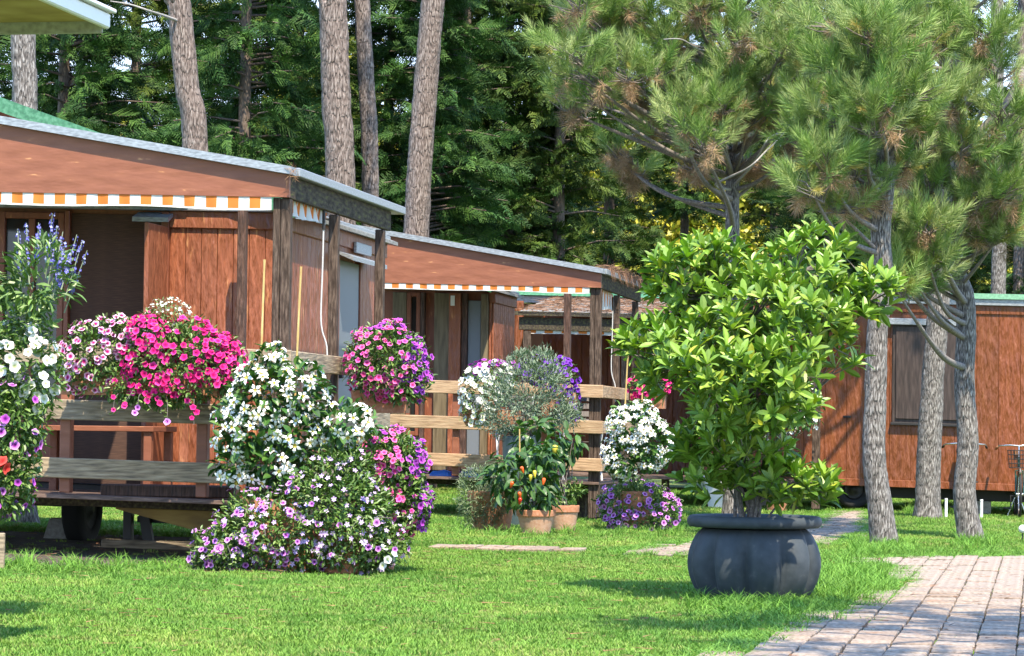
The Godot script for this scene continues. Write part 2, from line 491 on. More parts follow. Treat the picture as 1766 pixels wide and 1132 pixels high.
func tuft_mesh(n: int, h: float, r: float, c1: Color, c2: Color, wid := .0035) -> ArrayMesh:
	var b := MB.new()
	for k in n:
		var a := R(0, TAU)
		var o := Vector3(cos(a), 0, sin(a)) * r * sqrt(rng.randf())
		var lean := Vector3(R(-1, 1), 0, R(-1, 1)) * .55
		var H := h * R(.55, 1.15)
		var w := Vector3(R(-1, 1), 0, R(-1, 1)).normalized() * wid
		b.col = c1.lerp(c2, rng.randf())
		var m := o + Vector3.UP * H * .6 + lean * H * .3
		b.tri(o - w, o + w, m + w * .7)
		b.tri(o - w, m + w * .7, m - w * .7)
		b.tri(m - w * .7, m + w * .7, o + Vector3.UP * H * .93 + lean * H)
	return b.mesh(M.grass)

# ---------------------------------------------------------------- cabins
func frame_mb() -> MB:                                            # horizontal members follow the fall of the plot
	var b := MB.new()
	b.sx = SLOPE * cos(YAW)
	b.sz = -SLOPE * sin(YAW)
	return b

func board(called: String, lo: Vector3, hi: Vector3, m: Material, parent: Node, ch := .005) -> MeshInstance3D:
	var b := frame_mb()
	b.bx(lo, hi, ch)
	return obj(called, b, m, parent)

func valance(parent: Node, a: Vector3, e: Vector3, drop: float, stripe: float, ruffle: float) -> void:
	var b := frame_mb()
	var L := (e - a).length()
	var d := (e - a) / L
	var side := d.cross(Vector3.UP)
	var count := int(L / stripe)
	var rows := 7
	for k in count:
		var cc := C(.60, .17, .025) if k % 2 else C(.60, .585, .55)
		for q in 4:
			var t0 := (k + q / 4.0) * stripe
			var t1 := (k + (q + 1) / 4.0) * stripe
			var f := func(t, r): 
				var h: float = r / float(rows)
				var sag := drop * (1.0 + .06 * sin(t * 5.1) + ruffle * 2.0 * (.5 + .5 * sin(t * 3.0 + 1)))
				return a + d * t + Vector3.UP * -sag * h + side * (ruffle * .12 * sin(t * 31.0) * h + .005 * sin(t * 40.0 + 1.0) * h)
			for r in rows:
				b.col = cc if r < rows - 1 else C(.62, .61, .58)
				b.poly([f.call(t0, r), f.call(t1, r), f.call(t1, r + 1), f.call(t0, r + 1)], side)
	obj("awning_valance", b, M.fabric, parent)

func veranda(o: Node3D, warm: bool, left: float, cover: float, depth: float) -> void:
	var rails: Array = M.rail_warm if warm else M.rail_grey
	# fascia boards and metal cappings
	var f := frame_mb()
	f.prism([Vector3(0, 2.63, 0), Vector3(left, 2.63, 0), Vector3(left, 2.79 - left * .154, 0), Vector3(0, 2.79, 0)], Vector3(0, 0, -.04))
	obj("fascia", f, M.ply, o)
	f = frame_mb()
	f.prism([Vector3(.03, 2.788, .055), Vector3(left, 2.788 - left * .154, .055), Vector3(left, 2.845 - left * .154, .055), Vector3(.03, 2.845, .055)], Vector3(0, 0, -.16))
	obj("metal_capping", f, M.metal, o)
	board("fascia", Vector3(-.042, 2.625, -3.31), Vector3(0.0, 2.785, -.045), M.beam, o)
	f = frame_mb()
	f.bx(Vector3(-.1, 2.787, -3.64), Vector3(.05, 2.85, -.11), .006)
	obj("metal_capping", f, M.metal, o)
	f = frame_mb()
	f.prism([Vector3(-cover, 2.80 + cover * .154, -.10), Vector3(left, 2.80 - left * .154, -.10), Vector3(left, 2.83 - left * .154, -.10), Vector3(-cover, 2.83 + cover * .154, -.10)], Vector3(0, 0, -depth + .12))
	obj("roof_sheet", f, M.shingle[0], o)
	for k in 2:
		board("rafter", Vector3(left, 2.66, -.3 - k * 1.2), Vector3(-cover if k else -.045, 2.72, -.34 - k * 1.2), M.post_brown, o)
	# posts
	for p in [[-.037, -.0450, 2.624], [-.037, -1.47, 2.62], [-.037, -3.04, 2.62], [-3.3, -.045, 2.63]]:
		board("post", Vector3(p[0] - .036, .05, p[1] - .08), Vector3(p[0] + .036, p[2], p[1]), M.post, o, .008)
	board("post", Vector3(-.128, .05, -.085), Vector3(-.076, 2.628, -.045), M.post, o, .004)
	for u in [-.62, -1.64]:
		board("rail_post", Vector3(u - .04, .47, -.09), Vector3(u + .04, 1.5, -.01), M.ply, o, .006)
	# rails: front and side boards
	var tops := [1.54, 1.14, .72]
	for k in 3:
		board("rail", Vector3(left, tops[k] - .145, .0 + .002), Vector3(.042, tops[k], .042), rails[k], o, .006)
		board("rail", Vector3(.002, tops[k] - .14, [-2.05, -3.2, -3.2][k]), Vector3(.04, tops[k] - .003, -.002), M.rail_side[1 if warm else 0], o, .006)
	# deck
	var nd := int((depth - .02) / .125)
	for k in nd:
		board("deck_plank", Vector3(left, .425, -.122 - k * .125 + .0), Vector3(-.0, .455, -.122 - k * .125 + .118), M.deck, o, .004)
	board("rim_beam", Vector3(left, .36, -.55), Vector3(-.07, .424, -.50), M.beam, o)
	board("rim_beam", Vector3(-.06, .30, -3.3), Vector3(-.012, .424, -.06), M.beam, o)
	for k in 14:
		board("deck_plank", Vector3(-.42, .425, -depth - .125 - k * .125), Vector3(0, .455, -depth - .125 - k * .125 + .118), M.deck, o, .004)
	for u in [-.3, -2.95, -3.6]:
		for w in [-.7, -1.4]:
			board("support_leg", Vector3(u - .05, 0, w - .05), Vector3(u + .05, .3, w + .05), M.beam, o)

func roof_pair(o: Node3D, r: float, l: float, eave: float, pitch: float, front: float, back: float) -> void:
	var mid := (r + l) / 2
	var top := eave + (r - mid) * pitch
	for s in 2:
		var e := r + .12 if s == 0 else l - .12
		var ey := eave - .12 * pitch
		var f := frame_mb()
		f.prism([Vector3(e, ey, front), Vector3(mid, top, front), Vector3(mid, top + .03, front), Vector3(e, ey + .03, front)], Vector3(0, 0, back - front))
		var slab := obj("roof", f, M.shingle[1], o)
		# shingle courses on the near part of the slope
		for j in 9:
			for k in 5:
				var t0 := j / 9.0
				var a := Vector3(e, ey + .034, 0).lerp(Vector3(mid, top + .034, 0), t0)
				var b2 := Vector3(e, ey + .034, 0).lerp(Vector3(mid, top + .034, 0), t0 + 1.12 / 9.0)
				var g := frame_mb()
				var z0 := front - .02 - k * .3 - (.15 if j % 2 else 0.0)
				g.prism([a + Vector3(0, .010, z0), b2 + Vector3(0, .002, z0), b2 + Vector3(0, .008, z0), a + Vector3(0, .018, z0)], Vector3(0, 0, -.292))
				obj("shingle", g, M.shingle[rng.randi() % 3], slab)
		f = frame_mb()
		f.prism([Vector3(e, ey - .03, front + .04), Vector3(mid, top - .03, front + .04), Vector3(mid, top + .085, front + .04), Vector3(e, ey + .085, front + .04)], Vector3(0, 0, -.05))
		obj("green_verge", f, M.roof_green, o)

func planked(o: Node3D, a: Vector3, e: Vector3, lo: float, hi: float, wide: float, mats: Array, thick := .02) -> void:
	var L := (e - a).length()
	var d := (e - a) / L
	var out := Vector3.UP.cross(d) * -1.0
	if out.dot(Vector3(0, 0, 1) + Vector3(1, 0, 0)) < 0: out = -out
	var w := frame_mb()
	var back := MB.new()
	w.prism([a + Vector3(0, lo, 0) - out * .03, e + Vector3(0, lo, 0) - out * .03, e + Vector3(0, hi, 0) - out * .03, a + Vector3(0, hi, 0) - out * .03], out * .03)
	var wall := obj("wall", w, M.frame, o)
	var n := int(ceil(L / wide))
	for k in n:
		var t0 := k * L / n
		var t1 := (k + 1) * L / n - .0035
		var m := frame_mb()
		var mid := a + d * (t0 + t1) / 2
		m.box(mid + Vector3(0, (lo + hi) / 2 - .005, 0) + out * (thick / 2 + .002), Vector3((t1 - t0) / 2, (hi - lo) / 2 - .01, thick / 2), .004, Basis(d, Vector3.UP, d.cross(Vector3.UP)))
		obj("plank", m, mats[rng.randi() % mats.size()], wall)

func wheel(o: Node3D, where: Vector3, r: float, wide: float) -> void:
	var n := Node3D.new()
	n.name = "wheel"; n.position = where; n.rotation.z = -PI / 2
	o.add_child(n, true)
	var b := MB.new()
	b.lathe(Vector3(0, -wide / 2, 0), [Vector2(r * .55, .01), Vector2(r * .8, 0), Vector2(r * .95, .02), Vector2(r, .045), Vector2(r, wide - .045), Vector2(r * .95, wide - .02), Vector2(r * .8, wide), Vector2(r * .55, wide - .01), Vector2(r * .5, wide * .5)], 30)
	obj("tyre", b, M.rubber, n)
	b = MB.new()
	b.lathe(Vector3(0, -wide / 2, 0), [Vector2(r * .55, .02), Vector2(r * .55, wide - .02), Vector2(r * .45, wide - .05), Vector2(r * .2, wide - .03), Vector2(r * .12, wide - .0), Vector2(0, wide)], 24)
	obj("rim", b, M.dark_metal, n)

func home_body(o: Node3D, r: float, l: float, front: float, back: float, eave: float, mats: Array, plank_from: float) -> void:
	planked(o, Vector3(r, 0, front), Vector3(r, 0, back), .5, eave, .14, mats)
	planked(o, Vector3(plank_from, 0, front), Vector3(r - .0, 0, front), .5, eave, .14, mats)
	board("wall", Vector3(l, .5, front - .05), Vector3(plank_from - .002, eave, front - .02), M.frame, o)
	board("wall", Vector3(l - .03, .5, back), Vector3(l, eave, front - .055), M.frame, o)
	board("wall", Vector3(l, .5, back - .03), Vector3(r - .04, eave, back), M.frame, o)
	board("floor_frame", Vector3(l, .38, back), Vector3(r - .03, .495, front - .06), M.dark_metal, o)
	# band board and metal trim under the eave
	board("band_board", Vector3(plank_from, eave - .16, front + .024), Vector3(r + .045, eave - .03, front + .046), M.plank[1], o)
	board("band_board", Vector3(r + .024, eave - .16, back), Vector3(r + .046, eave - .03, front + .02), M.plank[3], o)
	board("metal_trim", Vector3(l, eave - .028, front - .02), Vector3(r + .07, eave + .035, front + .075), M.metal, o)
	board("metal_trim", Vector3(r + .0, eave - .028, back), Vector3(r + .075, eave + .035, front - .025), M.metal, o)
	var g := frame_mb()
	var mid := (l + r) / 2
	g.prism([Vector3(l, eave + .04, front - .03), Vector3(r, eave + .04, front - .03), Vector3(mid, eave + (r - mid) * .33 - .01, front - .03)], Vector3(0, 0, -.05))
	obj("gable", g, M.frame, o)

func window(o: Node3D, x0: float, x1: float, y0: float, y1: float, z: float, panes: int) -> void:
	var f := frame_mb()
	var t := .05
	f.bx(Vector3(x0, y0, z), Vector3(x0 + t, y1, z + .05)); f.bx(Vector3(x1 - t, y0, z), Vector3(x1, y1, z + .05))
	f.bx(Vector3(x0 + t, y1 - t, z), Vector3(x1 - t, y1, z + .048)); f.bx(Vector3(x0 + t, y0, z), Vector3(x1 - t, y0 + t, z + .048))
	for k in range(1, panes):
		var x := lerpf(x0, x1, float(k) / panes)
		f.bx(Vector3(x - t / 2, y0 + t, z), Vector3(x + t / 2, y1 - t, z + .046))
	var w := obj("window", f, M.frame, o)
	for k in panes:
		var a := lerpf(x0, x1, float(k) / panes) + t / 2
		var c := lerpf(x0, x1, float(k + 1) / panes) - t / 2
		board("pane", Vector3(a, y0 + .02, z + .005), Vector3(c, y1 - .02, z + .015), M.glass, w)

func hood(o: Node3D, a: Vector3, b: Vector3, out: Vector3) -> void:
	var f := frame_mb()
	f.prism([a, a + out * .16 - Vector3(0, .05, 0), a + out * .16 - Vector3(0, .085, 0), a - Vector3(0, .02, 0)], b - a)
	obj("door_hood", f, M.metal, o)

func build_cabins() -> void:
	# --- the first cabin: near veranda and the home behind it
	var p1 := Vector3(-1.60, gh(-1.60), -20.6)
	var home := thing("mobile_home", "orange-brown planked mobile home behind the veranda with pink petunias", "cabin", p1, -YAW)
	home_body(home, -.47, -5.07, -1.6, -5.05, 2.66, M.plank, -1.36)
	roof_pair(home, -.47, -5.07, 2.66, .33, -1.5, -5.15)
	board("roller_screen", Vector3(-2.17, .5, -1.617), Vector3(-1.42, 2.6, -1.605), M.brown_screen, home)
	board("door_jamb", Vector3(-1.42, .5, -1.617), Vector3(-1.36, 2.62, -1.54), M.frame, home)
	board("door_leaf", Vector3(-1.385, .5, -1.5), Vector3(-1.35, 2.5, -1.0), M.plank[1], home)
	board("door_jamb", Vector3(-2.21, .5, -1.617), Vector3(-2.17, 2.62, -1.56), M.frame, home)
	window(home, -2.75, -2.215, 1.0, 2.6, -1.617, 2)
	window(home, -3.6, -2.85, 1.0, 2.6, -1.617, 2)
	hood(home, Vector3(-1.62, 2.62, -1.59), Vector3(-1.33, 2.62, -1.59), Vector3(0, 0, 1))
	var dr := board("side_door", Vector3(-.445, .55, -3.98), Vector3(-.425, 2.38, -3.25), M.grey_door, home)
	board("door_handle", Vector3(-.424, 1.4, -3.35), Vector3(-.39, 1.43, -3.30), M.dark_metal, dr)
	board("door_jamb", Vector3(-.446, .5, -4.05), Vector3(-.41, 2.45, -3.985), M.frame, home)
	board("door_jamb", Vector3(-.446, .5, -3.245), Vector3(-.41, 2.45, -3.18), M.frame, home)
	board("ventilator", Vector3(-.42, 2.47, -4.3), Vector3(-.39, 2.56, -3.75), M.metal, home)
	hood(home, Vector3(-.425, 2.45, -4.35), Vector3(-.425, 2.45, -3.1), Vector3(1, 0, 0))
	wheel(home, Vector3(-2.48, .30, -2.9), .31, .19)
	wheel(home, Vector3(-4.0, .30, -2.9), .31, .19)
	board("axle", Vector3(-4, .27, -2.95), Vector3(-2.55, .33, -2.87), M.dark_metal, home)
	var f := frame_mb()
	f.prism([Vector3(-1.45, .41, -.62), Vector3(-.5, .41, -.62), Vector3(-.5, .20, -.62), Vector3(-.82, .205, -.62), Vector3(-1.45, .345, -.62)], Vector3(0, 0, -.03))
	obj("skirt_board", f, M.yellow, home)
	board("jockey_stand", Vector3(-1.80, .02, -1.95), Vector3(-1.73, .38, -1.88), M.dark_metal, home)
	board("stand_foot", Vector3(-1.85, 0, -2.02), Vector3(-1.66, .025, -1.82), M.dark_metal, home)
	f = frame_mb()
	f.prism([Vector3(-1.70, .38, -1.9), Vector3(-1.62, .38, -1.9), Vector3(-1.55, .0, -1.9), Vector3(-1.63, .0, -1.9)], Vector3(0, 0, -.05))
	obj("stand_leg", f, M.dark_metal, home)
	board("tow_bar", Vector3(-1.72, .20, -2.05), Vector3(-.7, .25, -1.99), M.dark_metal, home)
	var ver := thing("veranda", "weathered grey railed veranda with striped orange valance and bowed side valance", "veranda", p1, -YAW)
	veranda(ver, false, -4.4, 1.2, 1.55)
	board("post", Vector3(-.715, .455, -1.27), Vector3(-.65, 2.66, -1.2), M.post_brown, ver)
	valance(ver, Vector3(-.13, 2.629, -.008), Vector3(-4.3, 2.629, -.008), .085, .081, .05)
	valance(ver, Vector3(-.06, 2.68, -.16), Vector3(-.06, 2.62, -1.36), .10, .05, .22)

	var nest := []
	var ncol := []
	var nmesh := MB.new()
	nmesh.col = C(.22, .12, .06)
	nmesh.tri(Vector3(-.003, 0, 0), Vector3(.003, 0, 0), Vector3(.01, .09, .01))
	var nm1 := nmesh.mesh(tinted(.8))
	for k in 60:
		nest.append(Transform3D(along(rdir() + Vector3(0, -.3, 0), R(0, TAU), R(.4, 1.0)), Vector3(.03 + R(-.03, .04), 2.80 + R(-.06, .05), .04 + R(-.03, .04))))
		ncol.append(C(1, 1, 1) * R(.6, 1.8))
	scatter("pine_straw", nm1, nest, ncol, ver)

	# --- the second cabin, the same kind farther down the lane
	var p2 := Vector3(.99, gh(.99), -32.4)
	home = thing("mobile_home", "planked mobile home with open grey door behind the light brown rails", "cabin", p2, -YAW)
	home_body(home, -1.54, -5.8, -1.6, -3.0, 2.66, M.plank, -1.57)
	roof_pair(home, -1.54, -5.8, 2.66, .33, -.9, -3.1)
	board("panel", Vector3(-2.74, .5, -1.617), Vector3(-2.57, 2.6, -1.58), M.olive_panel, home)
	window(home, -2.565, -2.40, .9, 2.6, -1.617, 1)
	board("door_jamb", Vector3(-2.39, .5, -1.617), Vector3(-2.34, 2.6, -1.53), M.post_brown, home)
	board("panel", Vector3(-2.23, .5, -1.617), Vector3(-2.045, 2.6, -1.56), M.olive_panel, home)
	board("panel", Vector3(-2.04, .5, -1.617), Vector3(-1.90, 2.6, -1.50), M.plank[2], home)
	board("door_jamb", Vector3(-1.895, .5, -1.617), Vector3(-1.825, 2.6, -1.53), M.post_brown, home)
	dr = board("door", Vector3(-1.82, .5, -1.617), Vector3(-1.665, 2.52, -1.56), M.grey_door, home)
	board("door_handle", Vector3(-1.81, 1.45, -1.558), Vector3(-1.795, 1.6, -1.52), M.dark_metal, dr)
	board("door_jamb", Vector3(-1.66, .5, -1.617), Vector3(-1.575, 2.6, -1.53), M.olive_panel, home)
	board("notice", Vector3(-2.02, 2.45, -1.498), Vector3(-1.97, 2.57, -1.49), M.white, home)
	wheel(home, Vector3(-1.85, .29, -2.6), .31, .19)
	ver = thing("veranda", "light brown railed veranda with pine needles lying along its roof edge", "veranda", p2, -YAW)
	veranda(ver, true, -3.4, 2.2, 1.55)
	board("post", Vector3(-.78, .455, -2.3), Vector3(-.70, 2.66, -2.2), M.post_brown, ver)
	valance(ver, Vector3(-.13, 2.629, -.008), Vector3(-3.3, 2.629, -.008), .062, .081, .05)
	valance(ver, Vector3(-.06, 2.66, -.16), Vector3(-.06, 2.62, -1.36), .19, .05, .12)
	var nm := MB.new()
	nm.col = C(.17, .092, .052)
	nm.tri(Vector3(-.0035, 0, 0), Vector3(.0035, 0, 0), Vector3(.004, .16, .01))
	M.straw = nm.mesh(tinted(.8))
	var xf := []
	var cl := []
	for k in 700:
		var hang := rng.randf() < .35
		var q := Vector3(R(-.12, .08), 2.86 + R(0, .05), R(-3.6, -.3))
		q.y -= SLOPE * (q.x * cos(YAW) - q.z * sin(YAW))
		var dd := Vector3(R(-1, 1), R(-.1, .25), R(-1, 1))
		if hang: q.x = .055; q.y -= .01; dd = Vector3(.25, -1, R(-.6, .6))
		xf.append(Transform3D(along(dd, R(0, TAU), R(.7, 1.2)), q))
		cl.append(C(1, 1, 1) * R(.6, 1.5))
	scatter("pine_straw", M.straw, xf, cl, ver)

	# --- the third cabin, seen through the second veranda: low roof under pine straw
	var p3 := Vector3(.10, gh(.10), -40.5)
	home = thing("mobile_home", "dark shaded mobile home with straw-covered veranda roof behind the second veranda", "cabin", p3, -YAW)
	planked(home, Vector3(-.1, 0, -2.6), Vector3(4.2, 0, -2.6), .4, 2.75, .2, M.plank_red)
	planked(home, Vector3(-.45, 0, -1.0), Vector3(-.12, 0, -1.0), .4, 2.85, .16, M.plank_red)
	board("wall", Vector3(-.5, .4, -5.5), Vector3(-.46, 2.9, -1.0), M.frame, home)
	board("wall", Vector3(4.2, .4, -5.5), Vector3(4.24, 2.9, -2.6), M.frame, home)
	f = frame_mb()
	f.prism([Vector3(-.14, 2.60, .1), Vector3(4.4, 2.60, .1), Vector3(4.4, 2.66, .1), Vector3(-.14, 2.66, .1)], Vector3(0, 0, -.05))
	obj("eave_board", f, M.beam, home)
	f = frame_mb()
	f.prism([Vector3(0, 2.62, .1), Vector3(0, 2.65, .1), Vector3(0, 2.98, -2.6), Vector3(0, 2.95, -2.6)], Vector3(4.4, 0, 0))
	obj("veranda_roof", f, M.shingle[1], home)
	board("beam", Vector3(0, 2.40, -.02), Vector3(4.3, 2.58, .03), M.beam, home)
	valance(home, Vector3(4.2, 2.405, .0), Vector3(.1, 2.405, .0), .05, .12, .02)
	for u in [.06, 1.45, 2.8, 4.1]: board("post", Vector3(u, .05, -.05), Vector3(u + .11, 2.39, .02), M.post, home)
	f = frame_mb()
	f.prism([Vector3(-.6, 2.9, -2.62), Vector3(4.6, 2.9, -2.62), Vector3(4.6, 3.0, -2.62), Vector3(-.6, 3.0, -2.62)], Vector3(0, 0, -.04))
	obj("metal_trim", f, M.metal, home)
	f = frame_mb()
	f.prism([Vector3(-.6, 3.005, -2.5), Vector3(4.6, 3.005, -2.5), Vector3(4.6, 3.06, -2.6), Vector3(-.6, 3.06, -2.6)], Vector3(0, .0, -3))
	obj("roof", f, M.roof_green, home)
	xf = []; cl = []
	for k in 5200:
		var q := Vector3(R(.02, 4.38), 0, R(-2.55, .1))
		q.y = 2.657 + (.1 - q.z) * .1222 + R(0, .02) - SLOPE * (q.x * cos(YAW) - q.z * sin(YAW))
		xf.append(Transform3D(along(Vector3(R(-1, 1), R(-.03, .08), R(-1, 1)), R(0, TAU), R(.8, 1.6)), q))
		cl.append(C(1, 1, 1) * R(.5, 2.0))
	scatter("pine_straw", M.straw, xf, cl, home)
	board("deck", Vector3(0, .38, -2.6), Vector3(4.3, .43, 0), M.deck, home)
	for u in [.3, 2.0, 3.8]: board("support_leg", Vector3(u, 0, -.3), Vector3(u + .1, .38, -.2), M.beam, home)

	# --- a roof edge farther back
	var p5 := Vector3(2.1, gh(2.1), -50)
	home = thing("mobile_home", "far mobile home with green roof edge and brown straw above the shaded cabin", "cabin", p5, -YAW)
	board("wall", Vector3(-.2, .3, -5), Vector3(5, 3.3, -.6), M.plank_red[1], home)
	board("metal_trim", Vector3(-.3, 3.3, -.7), Vector3(5.1, 3.42, -.5), M.metal, home)
	f = frame_mb()
	f.prism([Vector3(-.35, 3.425, -.45), Vector3(5.1, 3.425, -.45), Vector3(5.1, 3.50, -.5), Vector3(-.35, 3.50, -.5)], Vector3(0, 0, -4.5))
	obj("roof", f, M.roof_green, home)

	# --- the red-brown cabin on the right
	var p4 := at(1250, 840, 41.5)
	p4.y = gh(p4.x)
	home = thing("mobile_home", "rust-red planked mobile home with closed dark shutters behind three pines", "cabin", p4, -YAW)
	planked(home, Vector3(-.4, 0, 0), Vector3(7.2, 0, 0), .38, 2.96, .31, M.plank_red)
	board("wall", Vector3(-.44, .38, -3.2), Vector3(-.405, 2.96, -.0), M.frame, home)
	board("wall", Vector3(7.2, .38, -3.2), Vector3(7.24, 2.96, -.0), M.frame, home)
	board("wall", Vector3(-.4, .38, -3.24), Vector3(7.2, 2.96, -3.2), M.frame, home)
	board("skirt", Vector3(-.42, .36, .024), Vector3(7.2, .46, .045), M.plank_red[2], home)
	board("band_board", Vector3(-.42, 2.84, .024), Vector3(7.2, 2.96, .044), M.plank_red[1], home)
	board("metal_trim", Vector3(-.5, 2.962, -.2), Vector3(7.3, 3.05, .09), M.metal, home)
	f = frame_mb()
	f.prism([Vector3(-.55, 3.052, .12), Vector3(7.3, 3.052, .12), Vector3(7.3, 3.13, .06), Vector3(-.55, 3.13, .06)], Vector3(0, 0, -3.5))
	obj("roof", f, M.roof_green, home)
	var wx := 2.42
	var fr := board("window_frame", Vector3(wx - .05, 1.28, .024), Vector3(wx + .98, 2.70, .05), M.shutter, home)
	for k in 2: board("shutter", Vector3(wx + k * .47, 1.33, .051), Vector3(wx + .46 + k * .47, 2.64, .075), M.shutter, fr)
	board("window_hood", Vector3(wx - .1, 2.66, .03), Vector3(wx + 1.03, 2.75, .13), M.metal, home)
	board("window_sill", Vector3(wx - .07, 1.24, .024), Vector3(wx + 1.0, 1.28, .10), M.dark_metal, home)
	board("latch", Vector3(1.68, 1.32, .024), Vector3(1.79, 1.35, .06), M.dark_metal, home)
	board("chassis", Vector3(-.3, .2, -.6), Vector3(7.1, .355, -.4), M.dark_metal, home)
	for u in [.3, 3.4, 6.4]: board("support_block", Vector3(u, 0, -.7), Vector3(u + .35, .198, -.35), M.concrete, home)
	var w4 := Node3D.new()
	w4.name = "axle_end"; w4.rotation.y = -PI / 2; w4.position = Vector3(1.83, 0, -.25)
	home.add_child(w4)
	wheel(home, Vector3(1.83, .27, -.18), .27, .18)
	home.get_node("wheel").rotation = Vector3(PI / 2, 0, 0)
	home.remove_child(w4)
	w4.free()

	# --- roof corner of the neighbouring pitch, upper left, on posts outside the frame
	var pc := at(190, 58, 12.2)
	var can := thing("carport_roof", "beige underside of a white-edged flat roof reaching over the lawn", "carport", Vector3(pc.x, gh(pc.x), pc.z), -YAW)
	var hh := pc.y - gh(pc.x)
	var nb := MB.new()
	nb.bx(Vector3(-3, hh + .05, .02), Vector3(-.03, hh + .075, 4.4), .004)
	obj("ceiling", nb, M.beige, can)
	nb = MB.new()
	nb.bx(Vector3(-.03, hh + .02, 0), Vector3(.0, hh + .085, 4.4), .008)
	obj("edge_trim", nb, M.white_metal, can)
	nb = MB.new()
	nb.bx(Vector3(-3, hh + .0, 0), Vector3(-.032, hh + .085, .018), .004)
	obj("edge_trim", nb, M.concrete, can)
	nb = MB.new()
	nb.bx(Vector3(-3, hh + .088, -.02), Vector3(.02, hh + .105, 4.4), .006)
	obj("roof_sheet", nb, M.white_metal, can)
	for z in [.3, 4.1]:
		nb = MB.new()
		nb.bx(Vector3(-1.4, 0, z), Vector3(-1.3, hh + .05, z + .1), .006)
		obj("post", nb, M.post, can)

# ---------------------------------------------------------------- ground
var paving := []     # outlines in (x, z)
func in_paving(x: float, z: float) -> bool:
	for p in paving:
		if Geometry2D.is_point_in_polygon(Vector2(x, z), p): return true
	return false

func build_ground() -> void:
	var b := MB.new()
	var xs := [-120.0, -60.0, -25.0]
	for k in 51: xs.append(-24.0 + k * .96)
	xs.append_array([25.0, 60.0, 120.0])
	var zs := [60.0, 10.0, 0.0]
	for k in 40: zs.append(-2.0 - k * 1.5)
	zs.append_array([-90.0, -160.0, -300.0])
	for z in zs:
		for x in xs: b.pt(Vector3(x, gh(x), z), Vector3(SLOPE, 1, 0).normalized())
	for r in zs.size() - 1:
		for q in xs.size() - 1:
			var a: int = r * xs.size() + q
			var e: int = a + xs.size()
			b.i.append_array([a, e, a + 1, a + 1, e, e + 1])
	struct("ground", b, M.lawn)
	# bare earth under and beside the first cabin
	b = MB.new()
	var pts := []
	for k in 40:
		var a := TAU * k / 40
		var q := Vector3(-4.3 + cos(a) * 3.9 * (1 + .05 * sin(k * 5.0)), 0, -22.2 + sin(a) * 3.2 * (1 + .06 * sin(k * 7.0)))
		q.z = min(q.z, -19.35 + .08 * sin(q.x * 6.0))
		q.y = gh(q.x) + .006
		pts.append(q)
	for k in 40: b.poly([Vector3(-4.3, gh(-4.3) + .006, -22.6), pts[k], pts[(k + 1) % 40]], Vector3.UP)
	struct("soil", b, M.soil)
	# brick paths: outline, bed and single pavers laid square to the cabins
	var lane := PackedVector2Array()
	for q in [[1225, 1150], [1290, 1117], [1345, 1088], [1420, 1064], [1490, 1046], [1530, 1022], [1548, 1000], [1545, 984], [1470, 976], [1450, 969], [1640, 967], [1780, 963], [1950, 960]]:
		var g := gp(q[0], q[1])
		lane.append(Vector2(g.x, g.z))
	lane.append(Vector2(4.6, -11.0)); lane.append(Vector2(.9, -11.0))
	paving.append(lane)
	var walk := PackedVector2Array()
	for q in [[1075, 955], [1150, 946], [1290, 930], [1390, 915], [1410, 900], [1440, 886], [1510, 884], [1500, 905], [1500, 925], [1420, 942], [1300, 955], [1180, 964], [1080, 962]]:
		var g := gp(q[0], q[1])
		walk.append(Vector2(g.x, g.z))
	paving.append(walk)
	var step := PackedVector2Array()
	for q in [[740, 944], [860, 948], [1000, 951], [1000, 956], [860, 953], [740, 948]]:
		var g := gp(q[0], q[1])
		step.append(Vector2(g.x, g.z))
	paving.append(step)
	var names := ["paved_lane", "paved_path", "stepping_strip"]
	var brick := MB.new()
	brick.box(Vector3(0, .012, 0), Vector3(.0985, .018, .0975), .006)
	var bm := []
	for k in 4: bm.append(brick.mesh(M.paver[k]))
	for s in 3:
		var bed := MB.new()
		var pl: PackedVector2Array = paving[s]
		var tr := Geometry2D.triangulate_polygon(pl)
		for k in range(0, tr.size(), 3):
			var t := []
			for j in 3: t.append(Vector3(pl[tr[k + j]].x, gh(pl[tr[k + j]].x) + .004, pl[tr[k + j]].y))
			bed.poly(t, Vector3.UP)
		var o := struct(names[s], bed, M.joint)
		var spots := []
		var U := Vector2(cos(YAW), sin(YAW))
		var Wd := Vector2(sin(YAW), -cos(YAW))
		for r in range(-10, 190):
			for q in range(-80, 80):
				var p := U * (q * .205) + Wd * (r * .205) + Vector2(0, -8)
				if p.y > -10 or p.y < -45 or abs(p.x) > 10: continue
				if Geometry2D.is_point_in_polygon(p, pl): spots.append(p)
		spots.sort_custom(func(a, c): 
			var ia := 1.0 if abs(a.x / a.y) < .185 else 3.0
			var ic := 1.0 if abs(c.x / c.y) < .185 else 3.0
			return -a.y * ia < -c.y * ic)
		var rest := []
		var rc := []
		for k in spots.size():
			var p: Vector2 = spots[k]
			var bas := Basis(Vector3.UP, -YAW + R(-.015, .015)) * Basis(Vector3.BACK, R(-.025, .025)) * Basis(Vector3.RIGHT, R(-.02, .02))
			var tf := Transform3D(bas, Vector3(p.x + R(-.003, .003), gh(p.x) + .006 + R(-.007, .006), p.y + R(-.003, .003)))
			if k < 300:
				var m := put("paver", bm[rng.randi() % 4], o)
				m.transform = tf
			else:
				rest.append(tf); rc.append(Color.WHITE)
		if rest.size(): scatter("pavers", bm[0], rest, rc, o)

